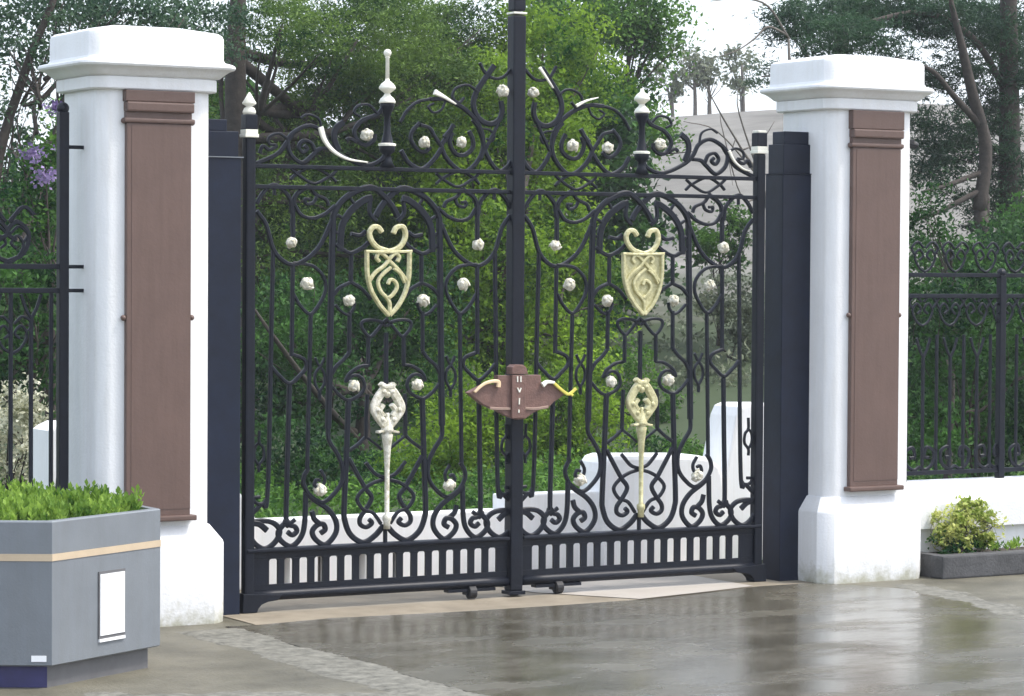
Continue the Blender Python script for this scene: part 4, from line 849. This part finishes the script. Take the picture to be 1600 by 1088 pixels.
# bare twiggy tree on the slope
t = empty('bare_tree', (*at(1150, 700, 9)[:2], GZ), 'leafless twiggy tree on the slope left of the right pillar cap', 'tree')
bm = bmesh.new()
for pts, rr in [([(1230, 700), (1215, 420), (1190, 290), (1160, 235), (1130, 185), (1100, 130)], [.05, .035, .022, .012, .009, .004]), ([(1195, 300), (1160, 310), (1130, 207), (1125, 180)], [.012, .008, .006, .003]), ([(1180, 270), (1120, 205), (1068, 190)], [.01, .007, .003]), ([(1192, 290), (1155, 178), (1153, 140)], [.012, .008, .003]),
                ([(1230, 55), (1200, 42), (1180, 60), (1150, 80), (1110, 92)], [.014, .012, .01, .007, .003]), ([(1225, 300), (1236, 200), (1232, 60)], [.03, .022, .014]), ([(1160, 235), (1190, 220), (1210, 190)], [.01, .007, .003]), ([(1150, 215), (1140, 250), (1145, 290)], [.007, .005, .002]), ([(1232, 60), (1200, 10), (1160, -2), (1110, 2)], [.014, .011, .008, .004])]:
    tube(bm, [at(a, b, 9) for a, b in pts], rr, 6, 4)
bm_obj('trunk', bm, BARKG, t, smooth=True)

# ------------------------------------------------------------------ small plants
def sprigs(spots, h, nl, leaf, lean=.25, w=.32):
    C = []; D = []
    for x, y, z in spots:
        hh = h * random.uniform(.45, 1.0) * (1 + .35 * math.sin(x * 9 + y * 4) + .25 * math.sin(y * 13)); ax_ = np.array([random.gauss(0, lean), random.gauss(0, lean), 1.0]); ax_ /= np.linalg.norm(ax_)
        for k in range(nl):
            f = (k + .5) / nl; ang = k * 2.4 + random.random(); d = np.array([math.cos(ang), math.sin(ang), .75 + f]); d /= np.linalg.norm(d)
            C.append(np.array([x, y, z]) + ax_ * hh * f + d * leaf * .4); D.append(d)
    C = np.array(C); D = np.array(D); n = len(C)
    s = np.cross(D, RNG.normal(size=(n, 3))); s /= np.linalg.norm(s, axis=1)[:, None]; nr = np.cross(s, D)
    L = leaf * RNG.uniform(.7, 1.3, n)[:, None]; V = np.empty((n, 4, 3))
    V[:, 0] = C - D * L * .5; V[:, 1] = C + s * L * w * .5 + nr * L * .06; V[:, 2] = C + D * L * .5; V[:, 3] = C - s * L * w * .5 + nr * L * .06
    me = bpy.data.meshes.new('sprigs'); me.from_pydata(V.reshape(-1, 3).tolist(), [], [(4 * i, 4 * i + 1, 4 * i + 2, 4 * i + 3) for i in range(n)])
    a = me.attributes.new('rnd', 'FLOAT', 'POINT'); a.data.foreach_set('value', np.repeat(RNG.random(n), 4).astype(np.float32))
    return me
V_, ctr = HEXA(.08); sp = []
while len(sp) < 1000:
    a = random.randrange(6); r1, r2 = math.sqrt(random.random()), random.random()
    p = ctr + (V_[a] - ctr) * r1 * (1 - r2) + (V_[(a + 1) % 6] - ctr) * r1 * r2; sp.append((p.x, p.y, .69))
o = link('planter_greenery', sprigs(sp, .105, 13, .040, .22, .5), L_GRASS, None, (ctr.x, ctr.y, .69)); tag(o, 'dense bright green leafy sprigs filling the grey planter', 'plants', kind='stuff')
# yellow-green shrub and small plants in the kerbed bed
Y = -.16
tree('yellow_shrub', 'yellow-green bushy shrub in the kerbed bed against the right pillar', 'shrub', 1505, Y, [(1505, 808, 44, 26, 0, 1.0), (1520, 790, 22, 16, 0, .8), (1475, 815, 18, 18, 0, .8), (1545, 812, 18, 16, 0, .8), (1482, 832, 28, 24, 0, 1.1), (1532, 826, 26, 24, 0, 1.1), (1510, 795, 20, 14, 0, 1), (1500, 842, 40, 18, 0, 1.2)], L_YEL, BARK, .012, .036, .5, 5200, .045, .8, .5, base_z=.10)
tree('low_shrub', 'dark green leafy clump at the foot of the yellow-green shrub', 'shrub', 1500, Y - .06, [(1480, 852, 26, 16, 0, 1), (1515, 854, 30, 14, 0, 1), (1545, 858, 20, 9, 0, .9)], L_MID, BARK, .010, .030, .45, 6000, .04, .8, .5, base_z=.10)
sp = [(3.95 + random.random() * 1.6, random.uniform(-.25, -.12), .10) for _ in range(60)]
o = link('bed_greenery', sprigs(sp, .075, 9, .045), L_GRASS, None, (4.5, -.18, .10)); tag(o, 'low green seedlings along the kerbed bed beside the yellow-green shrub', 'plants', kind='stuff')

# ------------------------------------------------------------------ thin air haze round everything
bm = bmesh.new(); box(bm, -1600, 1600, -1600, 1600, GZ - 1.0, 14.0)
hz = bm_obj('haze', bm, None); tag(hz, kind='stuff')
m = bpy.data.materials.new('haze'); m.use_nodes = True; t = m.node_tree
t.nodes.remove(t.nodes['Principled BSDF']); pv = t.nodes.new('ShaderNodeVolumePrincipled'); pv.inputs['Color'].default_value = (.93, .96, 1, 1)
pv.inputs['Density'].default_value = .0008; pv.inputs['Anisotropy'].default_value = .3
t.links.new(pv.outputs[0], t.nodes['Material Output'].inputs['Volume']); hz.data.materials.append(m)
